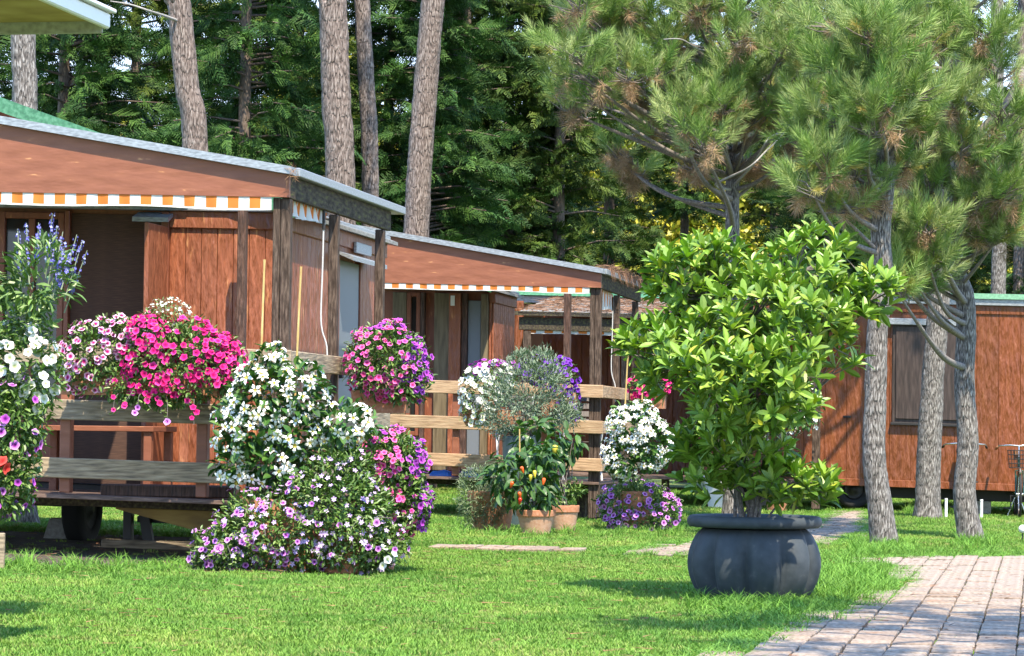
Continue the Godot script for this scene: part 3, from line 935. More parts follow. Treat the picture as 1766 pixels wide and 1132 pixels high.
func build_grass() -> void:
	var tufts := []
	var pal := [[C(.105, .225, .03), C(.18, .32, .055)], [C(.13, .25, .035), C(.21, .34, .065)], [C(.09, .20, .03), C(.155, .30, .05)], [C(.19, .26, .06), C(.29, .33, .11)]]
	for k in 4: tufts.append(tuft_mesh(16, .038, .05, pal[k][0], pal[k][1], .0032))
	var xf := [[], [], [], []]
	var cl := [[], [], [], []]
	var nz := FastNoiseLite.new()
	nz.seed = 4; nz.frequency = .6
	for band in [[11.5, 17.0, 760], [17.0, 24.0, 520], [24.0, 34.0, 260], [34.0, 52.0, 90]]:
		var z0: float = band[0]
		var z1: float = band[1]
		var w := .2 * z1 + .8
		for k in int((z1 - z0) * 2 * w * band[2]):
			var x := R(-w, w)
			var z := -R(z0, z1)
			if abs(x) > -z * .2 + .8: continue
			if in_paving(x, z) and rng.randf() > .03: continue
			var v := nz.get_noise_2d(x, z)
			if x < -.9 and z < -19.42 + .25 * v and z > -25 and x > -9 and rng.randf() > .02: continue
			var kind := 0 if v < -.1 else (1 if v < .2 else 2)
			if rng.randf() < .10 + max(0.0, nz.get_noise_2d(x * 2.3 + 40, z * 2.3)) * .35: kind = 3
			var s = R(.6, 1.15) * (1.0 + max(0.0, -z - 22) * .02)
			var tall := R(.7, 1.15)
			xf[kind].append(Transform3D(Basis(Vector3.UP, R(0, TAU)).scaled_local(Vector3(s * 1.15, s * tall, s * 1.15)), Vector3(x, gh(x) - .003, z)))
			var pt := nz.get_noise_2d(x * .55 + 90, z * .4)
			cl[kind].append(C(1.0 + max(0.0, pt) * .45, 1.0, 1.0 + max(0.0, pt) * .3) * R(.78, 1.2) * (1.0 + pt * .25))
	var lawn := thing("lawn_grass", "short bright green lawn grass between the cabins and the paving", "grass")
	lawn.set_meta("kind", "stuff")
	for k in 4: scatter("grass_blades", tufts[k], xf[k], cl[k], lawn)
	var ndl := []
	var nc := []
	for k in 5200:
		var x := R(-4.5, 5.0)
		var z := -R(12, 34)
		if abs(x) > -z * .2 + .5: continue
		if not in_paving(x, z) and rng.randf() < .45: continue
		ndl.append(Transform3D(along(Vector3(R(-1, 1), R(-.02, .05), R(-1, 1)), R(0, TAU), R(.3, .75)), Vector3(x, gh(x) + (.038 if in_paving(x, z) else .03), z)))
		nc.append(C(1.2, 1.1, 1.0) * R(.5, 1.8))
	var lit := scatter("pine_litter", M.straw, ndl, nc)
	tag(lit, "dry pine needles scattered over the lawn and the paving", "needles")
	# lush uncut grass round the big pot, at the paving edge and the trees, and along the earth edge
	var long := []
	for k in 3: long.append(tuft_mesh(22, .17, .06, C(.075, .19, .025), C(.18, .33, .055), .0032))
	var lx := [[], [], []]
	var lc := [[], [], []]
	var seeds := []
	for k in 420: seeds.append([gp(R(1180, 1530), R(985, 1068)), R(.25, .6)])
	for k in 230: seeds.append([gp(R(1400, 1530), R(975, 1040)), R(.4, .85)])
	for k in 160: seeds.append([gp(R(1250, 1500), R(1040, 1085)), R(.3, .6)])
	for k in 90: seeds.append([gp(R(1470, 1580), R(940, 962)), R(.4, .8)])
	for k in 60: seeds.append([gp(R(1640, 1720), R(925, 955)), R(.4, .8)])
	for k in 120: seeds.append([gp(R(1560, 1660), R(872, 890)), R(.5, 1.0)])
	for k in 110: seeds.append([gp(R(-30, 340), R(975, 992)), R(.2, .5) + (.35 if rng.randf() < .12 else 0.0)])
	for k in 160: seeds.append([gp(R(740, 1180), R(900, 930)), R(.3, .7)])
	for k in 160: seeds.append([gp(R(1400, 1766), R(955, 968)), R(.25, .5)])
	for s in 2:
		var pl: PackedVector2Array = paving[s]
		for k in pl.size():
			var a := pl[k]
			var c := pl[(k + 1) % pl.size()]
			if a.y > -12.5 and c.y > -12.5: continue
			for j in int(a.distance_to(c) * 95):
				var q := a.lerp(c, rng.randf()) + Vector2(R(-.14, .14), R(-.16, .16))
				seeds.append([Vector3(q.x, 0, q.y), R(.14, .42), 1])
	for e in seeds:
		var p: Vector3 = e[0]
		if e.size() < 3 and in_paving(p.x, p.z) and rng.randf() > .15: continue
		var k := rng.randi() % 3
		var s: float = e[1] * R(.8, 1.2)
		lx[k].append(Transform3D(Basis(Vector3.UP, R(0, TAU)).scaled_local(Vector3(1.2, s, 1.2)), Vector3(p.x, gh(p.x) - .004, p.z)))
		lc[k].append(C(1, 1, 1) * R(.75, 1.25))
	var lg := thing("uncut_grass", "longer uncut grass around the big pot and the tree feet", "grass")
	lg.set_meta("kind", "stuff")
	for k in 3: scatter("grass_blades", long[k], lx[k], lc[k], lg)

# ---------------------------------------------------------------- trees
func smooth_path(p: Array, step: float) -> Array:
	var c := Curve3D.new()
	for k in p.size():
		var t: Vector3 = (p[min(k + 1, p.size() - 1)] - p[max(k - 1, 0)]) / 6.0
		c.add_point(p[k], -t, t)
	c.bake_interval = step
	return Array(c.get_baked_points())

func trunk_mesh(path: Array, r0: float, r1: float, m: Material, sd: int, flare := .35, sides := 30) -> ArrayMesh:
	var nz := FastNoiseLite.new()
	nz.seed = sd; nz.frequency = 1.0; nz.fractal_octaves = 3; nz.fractal_type = FastNoiseLite.FRACTAL_RIDGED
	var b := MB.new()
	var n := path.size()
	var y0: float = path[0].y
	for j in n:
		var t: Vector3 = (path[min(j + 1, n - 1)] - path[max(j - 1, 0)]).normalized()
		var x := t.cross(Vector3(0, 0, 1)).normalized()
		var y := x.cross(t)
		var h: float = path[j].y - y0
		var rr := lerpf(r0, r1, float(j) / (n - 1)) * (1 + flare * exp(-h * 5.0))
		for s in sides:
			var a := TAU * s / sides
			var d := x * cos(a) + y * sin(a)
			var q := nz.get_noise_3d(cos(a) * r0 * 13, h * 1.7, sin(a) * r0 * 13)
			var lump := nz.get_noise_3d(cos(a) * 1.2 + 9, h * .9, sin(a) * 1.2)
			b.pt(path[j] + d * rr * (1 + .11 * q + .05 * lump + flare * .35 * exp(-h * 6) * sin(a * 5.0 + sd)), d)
	for j in n - 1:
		for s in sides:
			var a := j * sides + s
			var c := j * sides + (s + 1) % sides
			b.i.append_array([a, c, a + sides, c, c + sides, a + sides])
	var st := SurfaceTool.new()
	st.create_from(b.mesh(m), 0)
	st.generate_normals()
	st.set_material(m)
	return st.commit()

func bare_pine(label: String, px: Array, d: float, wide: float, m: Material, sd: int) -> Node3D:   # tall pine whose crown is above the frame
	var p := []
	for q in px: p.append(at(q[0], q[1], d))
	var top: Vector3 = p[p.size() - 1]
	var lean: Vector3 = p[0] - p[p.size() - 1]
	var foot: Vector3 = p[0] + lean * ((p[0].y - gh(p[0].x)) / (-lean.y))
	foot = p[0].lerp(foot, .0) + Vector3(lean.x * .4, 0, 0)
	foot.y = gh(foot.x)
	p.push_front(foot)
	p.append(top + Vector3(-lean.x * .5, 5.5, 0))
	for k in p.size(): p[k] -= foot
	var t := thing("pine_tree", label, "tree", foot, 0, "tall pines behind the cabins")
	put("trunk", trunk_mesh(smooth_path(p, .07), wide * .5, wide * .33, m, sd), t)
	var crown := []
	var c0: Vector3 = p[p.size() - 1]
	for k in 13: crown.append([c0 + Vector3(R(-1.6, 1.6), R(-1.3, 1.3), R(-1.6, 1.6)), .55, 16, .05])
	pine_crown(t, p, crown)
	return t

var shoots := []
var dead := []
func pine_crown(t: Node3D, trunk: Array, clusters: Array) -> void:
	var xf := [[], [], []]
	var cl := [[], [], []]
	var dx := []
	var dc := []
	for c in clusters:
		var o: Vector3 = c[0]
		var rad: float = c[1]
		var root: Vector3 = trunk[trunk.size() - 1]
		var best := 1e9
		for k in trunk.size() - 1:
			for j in 8:
				var q: Vector3 = trunk[k].lerp(trunk[k + 1], j / 8.0)
				var want := o.y - .25 - Vector2(q.x - o.x, q.z - o.z).length() * .25
				if abs(q.y - want) < best: best = abs(q.y - want); root = q
		var b := MB.new()
		var mid := root.lerp(o, .5) + Vector3(R(-.15, .15), -.12 + R(-.1, .1), R(-.15, .15)) * (o - root).length() * .5
		var limb := smooth_path([root, mid, o], .12)
		var rr := []
		var lr: float = .016 + .014 * (o - root).length()
		for k in limb.size(): rr.append(lerpf(lr, .009, float(k) / (limb.size() - 1)))
		b.tube(limb, rr, 6, false)
		for k in int(c[2]):
			var d := rdir()
			if d.y < -.2: d.y *= -.6
			d = d.normalized()
			var e := o + d * rad * R(.45, 1.0) * Vector3(1, .8, 1)
			var st := o.lerp(root, R(0, .18))
			b.tube([st, st.lerp(e, .5) + rdir() * .04, e], [.009, .007, .005], 4, false)
			var dir := (d * .8 + Vector3(0, .55, 0) + rdir() * .25).normalized()
			if rng.randf() < c[3]:
				for j in 2:
					dx.append(Transform3D(along(Vector3(R(-.5, .5), R(-1, .1), R(-.5, .5)), R(0, TAU), R(.7, 1.0)), e.lerp(st, R(0, .8)) - Vector3(0, R(0, .12), 0)))
					dc.append(C(1, 1, 1) * R(.55, 1.3))
			else:
				var g := rng.randi() % 3
				xf[g].append(Transform3D(along(dir, R(0, TAU), R(.75, 1.15)), e))
				cl[g].append(C(1, 1, 1) * R(.75, 1.25))
				if rng.randf() < .55:
					xf[g].append(Transform3D(along((e - st).normalized() + Vector3(R(-.4, .4), R(-.5, .3), R(-.4, .4)), R(0, TAU), R(.55, .85)), st.lerp(e, R(.4, .8))))
					cl[g].append(C(1, 1, 1) * R(.7, 1.2) if rng.randf() > .2 else C(1.7, 1.15, 1.0))
		var br := obj("branch", b, M.twig, t)
	var crown := Node3D.new()
	crown.name = "crown"
	t.add_child(crown)
	for g in 3:
		if xf[g].size(): scatter("needles", shoots[g], xf[g], cl[g], crown)
	if dx.size(): scatter("dry_needles", dead[0], dx, dc, crown)

func near_pine(label: String, px: Array, d: float, w0: float, w1: float, sd: int, clusters: Array) -> Node3D:
	var p := []
	for q in px: p.append(at(q[0], q[1], d + (q[2] if q.size() > 2 else 0.0)))
	var foot: Vector3 = p[0]
	foot.y = gh(foot.x) - .02
	p[0].y = foot.y
	for k in p.size(): p[k] -= foot
	var t := thing("pine_tree", label, "tree", foot)
	put("trunk", trunk_mesh(smooth_path(p, .06), w0 / 2, w1 / 2, M.bark, sd, .25), t)
	var cs := []
	for c in clusters: cs.append([at(c[0], c[1], d + c[2]) - foot, c[3], c[4], c[5]])
	pine_crown(t, p, cs)
	return t

func bare_limb(t: Node3D, px: Array, d: float, d0: float) -> void:      # dead grey limb, first point on the trunk
	var p := []
	for k in px.size(): p.append(at(px[k][0], px[k][1], lerpf(d0, d, min(1.0, k * .5))) - t.position)
	p = smooth_path(p, .05)
	var rr := []
	for k in p.size(): rr.append(lerpf(.022, .006, float(k) / p.size()))
	var b := MB.new()
	b.tube(p, rr, 6)
	obj("branch", b, M.dead_wood, t)

func build_pines() -> void:
	shoots = [shoot_mesh(105, .15, .25, .0058, C(.15, .25, .055), C(.30, .40, .13), .78), shoot_mesh(100, .14, .28, .0058, C(.20, .28, .08), C(.38, .44, .19), .72), shoot_mesh(95, .155, .22, .0058, C(.11, .21, .045), C(.23, .34, .085), .85)]
	dead = [shoot_mesh(70, .14, .13, .0045, C(.30, .17, .09), C(.52, .37, .23), 1.3)]
	# the tall pines behind the cabins
	bare_pine("grey-barked straight pine behind the green roof verge, in full sun", [[42, 205], [40, 120], [39, 40], [38, -60]], 27, .25, M.bark, 1)
	bare_pine("leaning reddish pine trunk with dead side limb behind the first cabin", [[337, 270], [322, 150], [308, 0], [300, -90]], 31, .29, M.bark_red, 2)
	bare_limb(get_node("pine_tree_001"), [[311, 38], [285, 28], [255, 18], [225, 8], [190, 2]], 30.2, 31.0)
	bare_pine("thickest reddish pine trunk behind the first veranda corner", [[587, 330], [580, 180], [574, 0], [571, -90]], 31, .33, M.bark_red, 3)
	bare_pine("thin far pine trunk half hidden by conifer sprays", [[638, 290], [632, 150], [624, 0], [620, -90]], 43, .27, M.bark_red, 4)
	bare_pine("pine trunk leaning right behind the second cabin roof", [[718, 398], [730, 200], [747, 0], [755, -90]], 37.5, .34, M.bark_red, 5)
	bare_pine("far pine trunk in shade behind the rust-red cabin roof", [[1722, 500], [1724, 420], [1722, 330], [1720, 200]], 50, .27, M.bark, 6)
	bare_pine("slim far pine trunk beside the other one behind the rust-red cabin", [[1757, 500], [1758, 420], [1760, 330], [1762, 200]], 52, .2, M.bark_red, 7)
	# pine with crown in view behind the potted shrub
	var cs := []
	for k in 48:
		var x := R(965, 1430)
		var y := R(-330, 250)
		if y > 190 and x < 1120: y -= 130
		cs.append([x, y, R(-1.5, 1.5), R(.30, .48), 14, .22])
	for q in [[1180, 150], [1245, 190], [1300, 120], [1210, 255], [1290, 215], [1150, 75], [1060, 70], [1000, 130], [1080, 140], [1350, 90], [1240, 60], [1390, 180], [1020, 50], [975, 90], [1110, 30], [1200, 20], [1330, 30], [1280, 70], [1130, 130], [1215, 200], [1260, 140], [1330, 190], [1170, 215], [1400, 60], [1410, 130], [1380, 10], [1060, 15], [985, 20], [1010, 170]]:
		cs.append([q[0], q[1], R(-1.9, -.4), .36, 19, .09])
	for q in [[1090, 170], [1110, 215], [1060, 270], [1090, 300], [1330, 290], [1190, 290], [1285, 280], [1375, 250]]:
		cs.append([q[0], q[1], R(-.8, .6), .26, 16, .8])
	var sp := near_pine("slender pine with bare curved limbs below its crown, behind potted shrub", [[1264, 770], [1264, 640], [1264, 450], [1263, 330], [1268, 150], [1275, -60], [1280, -380]], 35, .20, .10, 11, cs)
	for e in [[[1262, 328], [1235, 318], [1290, 290], [1320, 262], [1350, 232], [1372, 200], [1388, 170]], [[1264, 322], [1300, 282], [1318, 250], [1330, 235], [1352, 228]], [[1240, 90], [1205, 85], [1175, 68], [1145, 68]]]:
		bare_limb(sp, e, 33.4, 35.0)
	cs = []
	for k in 26: cs.append([R(1390, 1600), R(-420, 120), R(-1.2, 1.2), R(.3, .45), 15, .12])
	for q in [[1540, 175], [1510, 190], [1580, 165], [1560, 215], [1500, 225], [1450, 130], [1440, 210], [1420, 290], [1465, 300], [1400, 240], [1480, 150], [1500, 60], [1430, 50], [1530, 110], [1400, 330], [1440, 360]]: cs.append([q[0], q[1], R(-1.2, -.3), .30, 22, .06])
	for q in [[1500, 330], [1470, 260], [1560, 290], [1440, 330]]: cs.append([q[0], q[1], R(-.5, .5), .22, 14, .7])
	near_pine("pine with knotted slim trunk beside the paved path, closest to potted shrub", [[1526, 942], [1519, 880], [1508, 790], [1510, 690], [1513, 580], [1523, 480], [1519, 400], [1527, 320], [1532, 150], [1538, -60], [1545, -420]], 28.4, .225, .12, 12, cs)
	cs = []
	for k in 26: cs.append([R(1570, 1860), R(-420, 110), R(-1.2, 1.2), R(.3, .45), 15, .12])
	for q in [[1700, 60], [1620, 90], [1590, 250], [1740, 200], [1740, 330], [1650, 330], [1600, 330], [1560, 440], [1575, 480], [1545, 500], [1690, 350], [1600, 400], [1525, 390], [1710, 280], [1750, 380], [1720, 415], [1690, 405], [1540, 465], [1580, 505], [1600, 450], [1510, 430], [1760, 230], [1640, 180], [1720, 130], [1660, 260], [1620, 30], [1570, 60]]: cs.append([q[0], q[1], R(-1.7, -.5), .25, 17, .1])
	for q in [[1660, 130], [1690, 90], [1630, 230], [1755, 270], [1735, 350], [1560, 340], [1580, 390]]: cs.append([q[0], q[1], R(-.9, .1), .22, 12, .85])
	var pc := near_pine("pine whose grey trunk kinks left above an old scar", [[1674, 933], [1664, 850], [1670, 760], [1664, 660], [1667, 560], [1664, 510], [1648, 462], [1642, 390], [1652, 240], [1660, 60], [1664, -160], [1668, -420]], 30.6, .225, .12, 13, cs)
	var lb := MB.new()
	var path := []
	for q in [[1655, 230, 0.0], [1766, 120, -.6], [1740, 170, -.9], [1690, 225, -1.0], [1640, 265, -1.0], [1625, 310, -1.0], [1608, 375, -1.0], [1592, 430, -1.0], [1575, 485, -1.0], [1545, 520, -1.0]]: path.append(at(q[0], q[1], 30.6 + q[2]) - pc.position)
	path.remove_at(0)
	path = smooth_path(path, .05)
	var rr := []
	for k in path.size(): rr.append(lerpf(.045, .012, float(k) / path.size()))
	lb.tube(path, rr, 8)
	obj("branch", lb, M.twig, pc)
	cs = []
	for k in 24: cs.append([R(1480, 1800), R(-420, 60), R(-1.2, 1.5), R(.35, .5), 14, .12])
	near_pine("pine with broad root flare standing closest to the rust-red cabin", [[1600, 880], [1602, 790], [1610, 650], [1620, 520], [1634, 420], [1645, 250], [1650, 0], [1652, -420]], 38.5, .31, .16, 14, cs)
	# a pine to the right of the frame whose crown shades the paving
	var o := Vector3(4.3, gh(4.3), -12.6)
	var t := thing("pine_tree", "pine standing outside the view whose crown shades the paved lane", "tree", o)
	var tp := [Vector3.ZERO, Vector3(.05, 2, 0), Vector3(-.05, 4, .1), Vector3(0, 7.5, 0)]
	put("trunk", trunk_mesh(smooth_path(tp, .1), .15, .07, M.bark, 17), t)
	cs = []
	for k in 52: cs.append([Vector3(R(-2.5, 1.0), R(3.9, 6.8), R(-1.5, 2.4)), R(.35, .5), 15, .1])
	pine_crown(t, tp, cs)

func conifer(label: String, foot: Vector3, h: float, rad: float, tone: Color, fr: Array, low := .9) -> void:
	var t := thing("conifer_tree", label, "tree", foot, 0, "dark conifers behind the cabins")
	put("trunk", trunk_mesh(smooth_path([Vector3.ZERO, Vector3(R(-.1, .1), h * .4, 0), Vector3(0, h, 0)], .3), .15, .02, M.bark_dark, int(foot.x * 10), .2, 10), t)
	var xf := [[], []]
	var cl := [[], []]
	var y := low
	var lb := MB.new()
	while y < h:
		var k := y / h
		for q in 7:
			var a := R(0, TAU)
			var L := rad * (1.0 - k * .8) * R(.6, 1.2)
			var d := Vector3(cos(a), R(.0, .25), sin(a))
			var o := Vector3(0, y + R(-.15, .15), 0)
			if L > .6: lb.tube([o, o + d * L * .5, o + d * L - Vector3(0, .12 * L, 0)], [.022, .014, .006], 4, false)
			var n := int(L / .125) + 3
			for j in n:
				var s := .22 + .8 * j / n
				var e := o + d * L * s + Vector3(R(-.12, .12), R(-.1, .1) - .12 * L * s * s, R(-.12, .12))
				var dir := (d + Vector3(R(-.7, .7), R(-.75, -.1), R(-.7, .7))).normalized()
				var g := rng.randi() % 2
				xf[g].append(Transform3D(along(dir, R(0, TAU), R(.42, .8)), e))
				cl[g].append(tone * R(.7, 1.35))
		y += R(.24, .34)
	obj("branches", lb, M.bark_dark, t).set_meta("kind", "stuff")
	var crown := Node3D.new()
	crown.name = "crown"
	t.add_child(crown)
	for g in 2: scatter("sprays", fr[g], xf[g], cl[g], crown)

func build_backdrop() -> void:
	var fr := [frond_mesh(C(.024, .06, .014), C(.065, .125, .03)), frond_mesh(C(.032, .075, .018), C(.095, .16, .036))]
	var spots := [[-40, 46, 12, 2.0], [110, 43, 12, 1.9], [215, 46, 13, 2.1], [330, 50, 13, 2.0], [420, 42, 12, 1.8], [505, 46, 13, 1.8], [670, 47, 10.5, 1.6], [735, 46, 12, 1.8], [845, 54, 13, 2.0], [790, 48.5, 12.5, 1.9], [875, 49.5, 13, 1.9], [960, 48.8, 13, 1.6], [1045, 59, 14, 1.6], [1180, 60, 11, 1.3], [1330, 60, 11, 1.3], [1420, 53, 12, 1.6], [1500, 58, 12, 1.7], [1620, 56, 12, 1.8], [1790, 57, 12, 1.8], [1880, 52, 12, 2.0]]
	var kinds := ["dense dark green conifer", "drooping blue-green conifer", "ragged conifer with brown inner sprays"]
	var beside := ["left of the grey-barked pine", "behind the green roof verge", "behind the first cabin roof", "behind the leaning reddish pine", "above the first veranda fascia", "behind the thickest pine trunk", "behind the far thin pine", "between the far thin pine and the right-leaning one", "just right of the right-leaning pine trunk", "behind the right-leaning pine trunk", "above the second cabin roof", "left of the needle-tufted crown", "behind the dry brown needle tufts", "in front of the golden foliage", "beside the slender pine trunk", "above the potted shrub", "behind the knotted pine trunk", "above the shutters of the rust-red cabin", "behind the two far pine trunks", "at the end of the rust-red cabin"]
	for k in spots.size():
		var s: Array = spots[k]
		conifer(kinds[k % 3] + " " + beside[k], gd(s[0], s[1]), s[2], s[3], [C(1, 1, 1), C(.85, 1.0, .95), C(1.25, 1.05, .8)][k % 3] * .82, fr, 5.6 if s[0] in [1180, 1330] else (3.6 if s[0] in [1040, 1420] else .9))
	# sunlit broadleaf trees farther back
	var lv := [spray_mesh(26, .30, .15, .10, C(.26, .27, .025), C(.50, .43, .05)), spray_mesh(26, .30, .15, .10, C(.20, .25, .025), C(.42, .40, .05))]
	var gx := [-60, 150, 360, 560, 760, 960, 1120, 1260, 1420, 1580, 1750, 1920]
	var gaps := ["past the grey-barked pine", "through gaps above the green roof verge", "beside the leaning reddish pine", "beside the thickest pine trunk", "beside the right-leaning pine trunk", "above the second cabin roof", "under the dry brown needle tufts", "around the slender pine trunk", "above the potted shrub's crown", "behind the knotted pine", "between the two far pine trunks", "past the end of the rust-red cabin"]
	for k in gx.size():
		var d := 66.0 + (k % 3) * 5.0
		var foot := gd(gx[k], d)
		var t := thing("broadleaf_tree", "golden-leaved sunlit tree glimpsed " + gaps[k], "tree", foot, 0, "golden trees behind the conifers")
		var H := R(8.0, 10.5)
		put("trunk", trunk_mesh(smooth_path([Vector3.ZERO, Vector3(R(-.2, .2), H * .4, 0), Vector3(0, H * .85, 0)], .3), .16, .04, M.bark_dark, k, .2, 10), t)
		var xf := [[], []]
		var cl := [[], []]
		for j in 1500:
			var dd := rdir()
			var rr := pow(rng.randf(), .45)
			var g := rng.randi() % 2
			xf[g].append(Transform3D(Basis(rdir(), R(0, TAU)).scaled_local(Vector3.ONE * R(.7, 1.3)), Vector3(dd.x * 2.0 * rr, H * .55 + dd.y * H * .48 * rr, dd.z * 1.8 * rr)))
			cl[g].append(C(1, 1, 1) * R(.6, 1.3))
		var crown := Node3D.new()
		crown.name = "crown"
		t.add_child(crown)
		for g in 2: scatter("foliage", lv[g], xf[g], cl[g], crown)

# ---------------------------------------------------------------- pots and flowers
func inside(blobs: Array, p: Vector3, skip: int) -> bool:
	for k in blobs.size():
		if k == skip: continue
		var q: Vector3 = (p - blobs[k][0]) / blobs[k][1]
		if q.length() < .82: return true
	return false

func on_blobs(blobs: Array, lo: float, hi: float) -> Array:        # [point, outward normal]
	var tot := 0.0
	for e in blobs: tot += e[1].x * e[1].y + e[1].y * e[1].z
	for tries in 30:
		var u := rng.randf() * tot
		var k := 0
		while k < blobs.size() - 1:
			u -= blobs[k][1].x * blobs[k][1].y + blobs[k][1].y * blobs[k][1].z
			if u < 0: break
			k += 1
		var d := rdir()
		var e: Vector3 = blobs[k][1]
		var lump := 1.0 + .10 * sin(d.x * 7.0 + k * 2.0) * sin(d.y * 8.0 + 1.0) + .06 * sin(d.z * 13.0 + d.y * 11.0)
		var p: Vector3 = blobs[k][0] + d * e * R(lo, hi) * lump
		if inside(blobs, p, k): continue
		return [p, (d / e).normalized()]
	return [blobs[0][0], Vector3.UP]

func px_blobs(list: Array, d: float, foot: Vector3) -> Array:       # [px, py, rx, ry(px), dz, rz] at depth d
	var out := []
	var s := d / F
	for e in list:
		var c := at(e[0], e[1], d + (e[4] if e.size() > 4 else 0.0)) - foot
		var rx: float = e[2] * s
		var ry: float = e[3] * s
		out.append([c, Vector3(rx, ry, e[5] if e.size() > 5 else (rx + ry) * .5)])
	return out

func leafy(t: Node3D, blobs: Array, meshes: Array, n: int, lo := .5, up := .5, smin := .7, smax := 1.2, called := "leaves") -> void:
	var xf := []
	var cl := []
	for g in meshes.size(): xf.append([]); cl.append([])
	for k in n:
		var q := on_blobs(blobs, lo, 1.03)
		var nn: Vector3 = q[1]
		var dir := (nn * .8 + Vector3.UP * up * .4 + rdir() * .7).normalized()
		var g := rng.randi() % meshes.size()
		var y := dir
		var z := (Vector3.UP + nn * .6 + rdir() * .5)
		z = (z - y * z.dot(y)).normalized()
		var b := Basis(y.cross(z), y, z)
		xf[g].append(Transform3D(b.scaled_local(Vector3.ONE * R(smin, smax)), q[0]))
		cl[g].append(C(1, 1, 1) * R(.7, 1.25))
	for g in meshes.size(): scatter(called, meshes[g], xf[g], cl[g], t)

func blooms(t: Node3D, blobs: Array, meshes: Array, n: int, smin := .8, smax := 1.15, pick = null, called := "flower") -> void:
	var shown := 0
	var rx := []
	var rc := []
	var back := meshes[0] as Mesh
	for k in n:
		var q := on_blobs(blobs, .98, 1.08)
		if pick != null:
			for tries in 12:
				if pick.call(q[0], q[1]): break
				q = on_blobs(blobs, .98, 1.08)
			if not pick.call(q[0], q[1]): continue
		var nn: Vector3 = q[1]
		var dir := (nn + Vector3(0, .3, .25) + rdir() * .45).normalized()
		var tf := Transform3D(facing(dir, R(0, TAU), R(smin, smax)), q[0])
		if nn.z > -.25 and shown < 290:
			var m := put(called, meshes[rng.randi() % meshes.size()], t)
			m.transform = tf
			shown += 1
		else:
			rx.append(tf); rc.append(C(1, 1, 1))
	if rx.size(): scatter(called + "s", back, rx, rc, t)

func trail(t: Node3D, a: Vector3, fall: float, out: Vector3, flowers: Array, n: int) -> void:      # a hanging shoot with leaves and a few blooms
	var e := a + out + Vector3(R(-.05, .05), -fall, 0)
	var path := smooth_path([a, a + out * .8 + Vector3(R(-.03, .03), -fall * .25, 0), e], .02)
	var b := MB.new()
	var rr := []
	for k in path.size(): rr.append(.0025)
	b.tube(path, rr, 4, false)
	var st := obj("trailing_stem", b, M.twig, t)
	var xf := []
	var cl := []
	for p in path:
		if rng.randf() < .25: continue
		xf.append(Transform3D(along(Vector3(R(-1, 1), R(-.6, .4), R(-.3, 1)), R(0, TAU), R(.6, 1.0)), p)); cl.append(C(1, 1, 1) * R(.8, 1.3))
	if xf.size(): scatter("stem_leaves", small_leaf[1], xf, cl, st)
	for k in n:
		var m := put("flower", flowers[rng.randi() % flowers.size()], t)
		m.transform = Transform3D(facing(Vector3(R(-.5, .5), R(-.2, .5), 1), R(0, TAU), R(.7, 1.0)), path[int((path.size() - 1) * R(.3, 1.0))] + Vector3(R(-.02, .02), 0, .02))

func pot(t: Node3D, o: Vector3, r: float, h: float, m: Material, rim: Material, called := "pot") -> void:
	var b := MB.new()
	b.lathe(o, [Vector2(0, 0), Vector2(r * .68, 0), Vector2(r * .72, .01), Vector2(r * .93, h * .74), Vector2(r * .93, h * .745)], 26)
	var p := obj(called, b, m, t)
	b = MB.new()
	b.lathe(o, [Vector2(r * .93, h * .74), Vector2(r * .985, h * .74), Vector2(r, h * .76), Vector2(r * 1.02, h * .97), Vector2(r * 1.0, h), Vector2(r * .93, h), Vector2(r * .9, h * .96), Vector2(r * .88, h * .86)], 26)
	obj("rim", b, rim, p)
	b = MB.new()
	b.lathe(o, [Vector2(r * .9, h * .88), Vector2(r * .4, h * .9), Vector2(0, h * .9)], 20)
	obj("potting_soil", b, M.soilpot, p)

func stems(t: Node3D, root: Vector3, blobs: Array, n: int, rad: float, m: Material) -> void:
	for k in n:
		var q := on_blobs(blobs, .3, .85)
		var e: Vector3 = q[0]
		var b := MB.new()
		var mid := root.lerp(e, .5) + Vector3(R(-.05, .05), R(-.02, .06), R(-.05, .05))
		b.tube([root + Vector3(R(-.04, .04), 0, R(-.04, .04)), mid, e], [rad, rad * .7, rad * .4], 5, false)
		obj("stem", b, m, t)

func stake(label: String, a: Vector3, b: Vector3, r := .008) -> void:
	var o := thing("bamboo_stake", label, "stake", a, 0, "bamboo plant stakes")
	var m := MB.new()
	var path := []
	var rad := []
	for k in 25:
		var t := k / 24.0
		path.append((b - a) * t); rad.append(r * (1.18 if k % 6 == 0 else 1.0))
	m.tube(path, rad, 7)
	obj("cane", m, M.bamboo, o)

func planter_box(t: Node3D, c: Vector3, length: float) -> void:
	var b := MB.new()
	var bas := Basis(Vector3.UP, -YAW)
	b.prism([bas * Vector3(-length / 2, 0, .07) + c, bas * Vector3(-length / 2, 0, -.07) + c, bas * Vector3(-length / 2, .17, -.09) + c, bas * Vector3(-length / 2, .17, .09) + c], bas * Vector3(length, 0, 0))
	obj("planter_box", b, M.terracotta, t)
	for s in [-.35, .35]:
		b = MB.new()
		b.tube([bas * Vector3(s * length, .0, -.08) + c, bas * Vector3(s * length, .22, -.10) + c, bas * Vector3(s * length, .22, -.19) + c], [.006, .006, .006], 5)
		obj("hook", b, M.dark_metal, t)

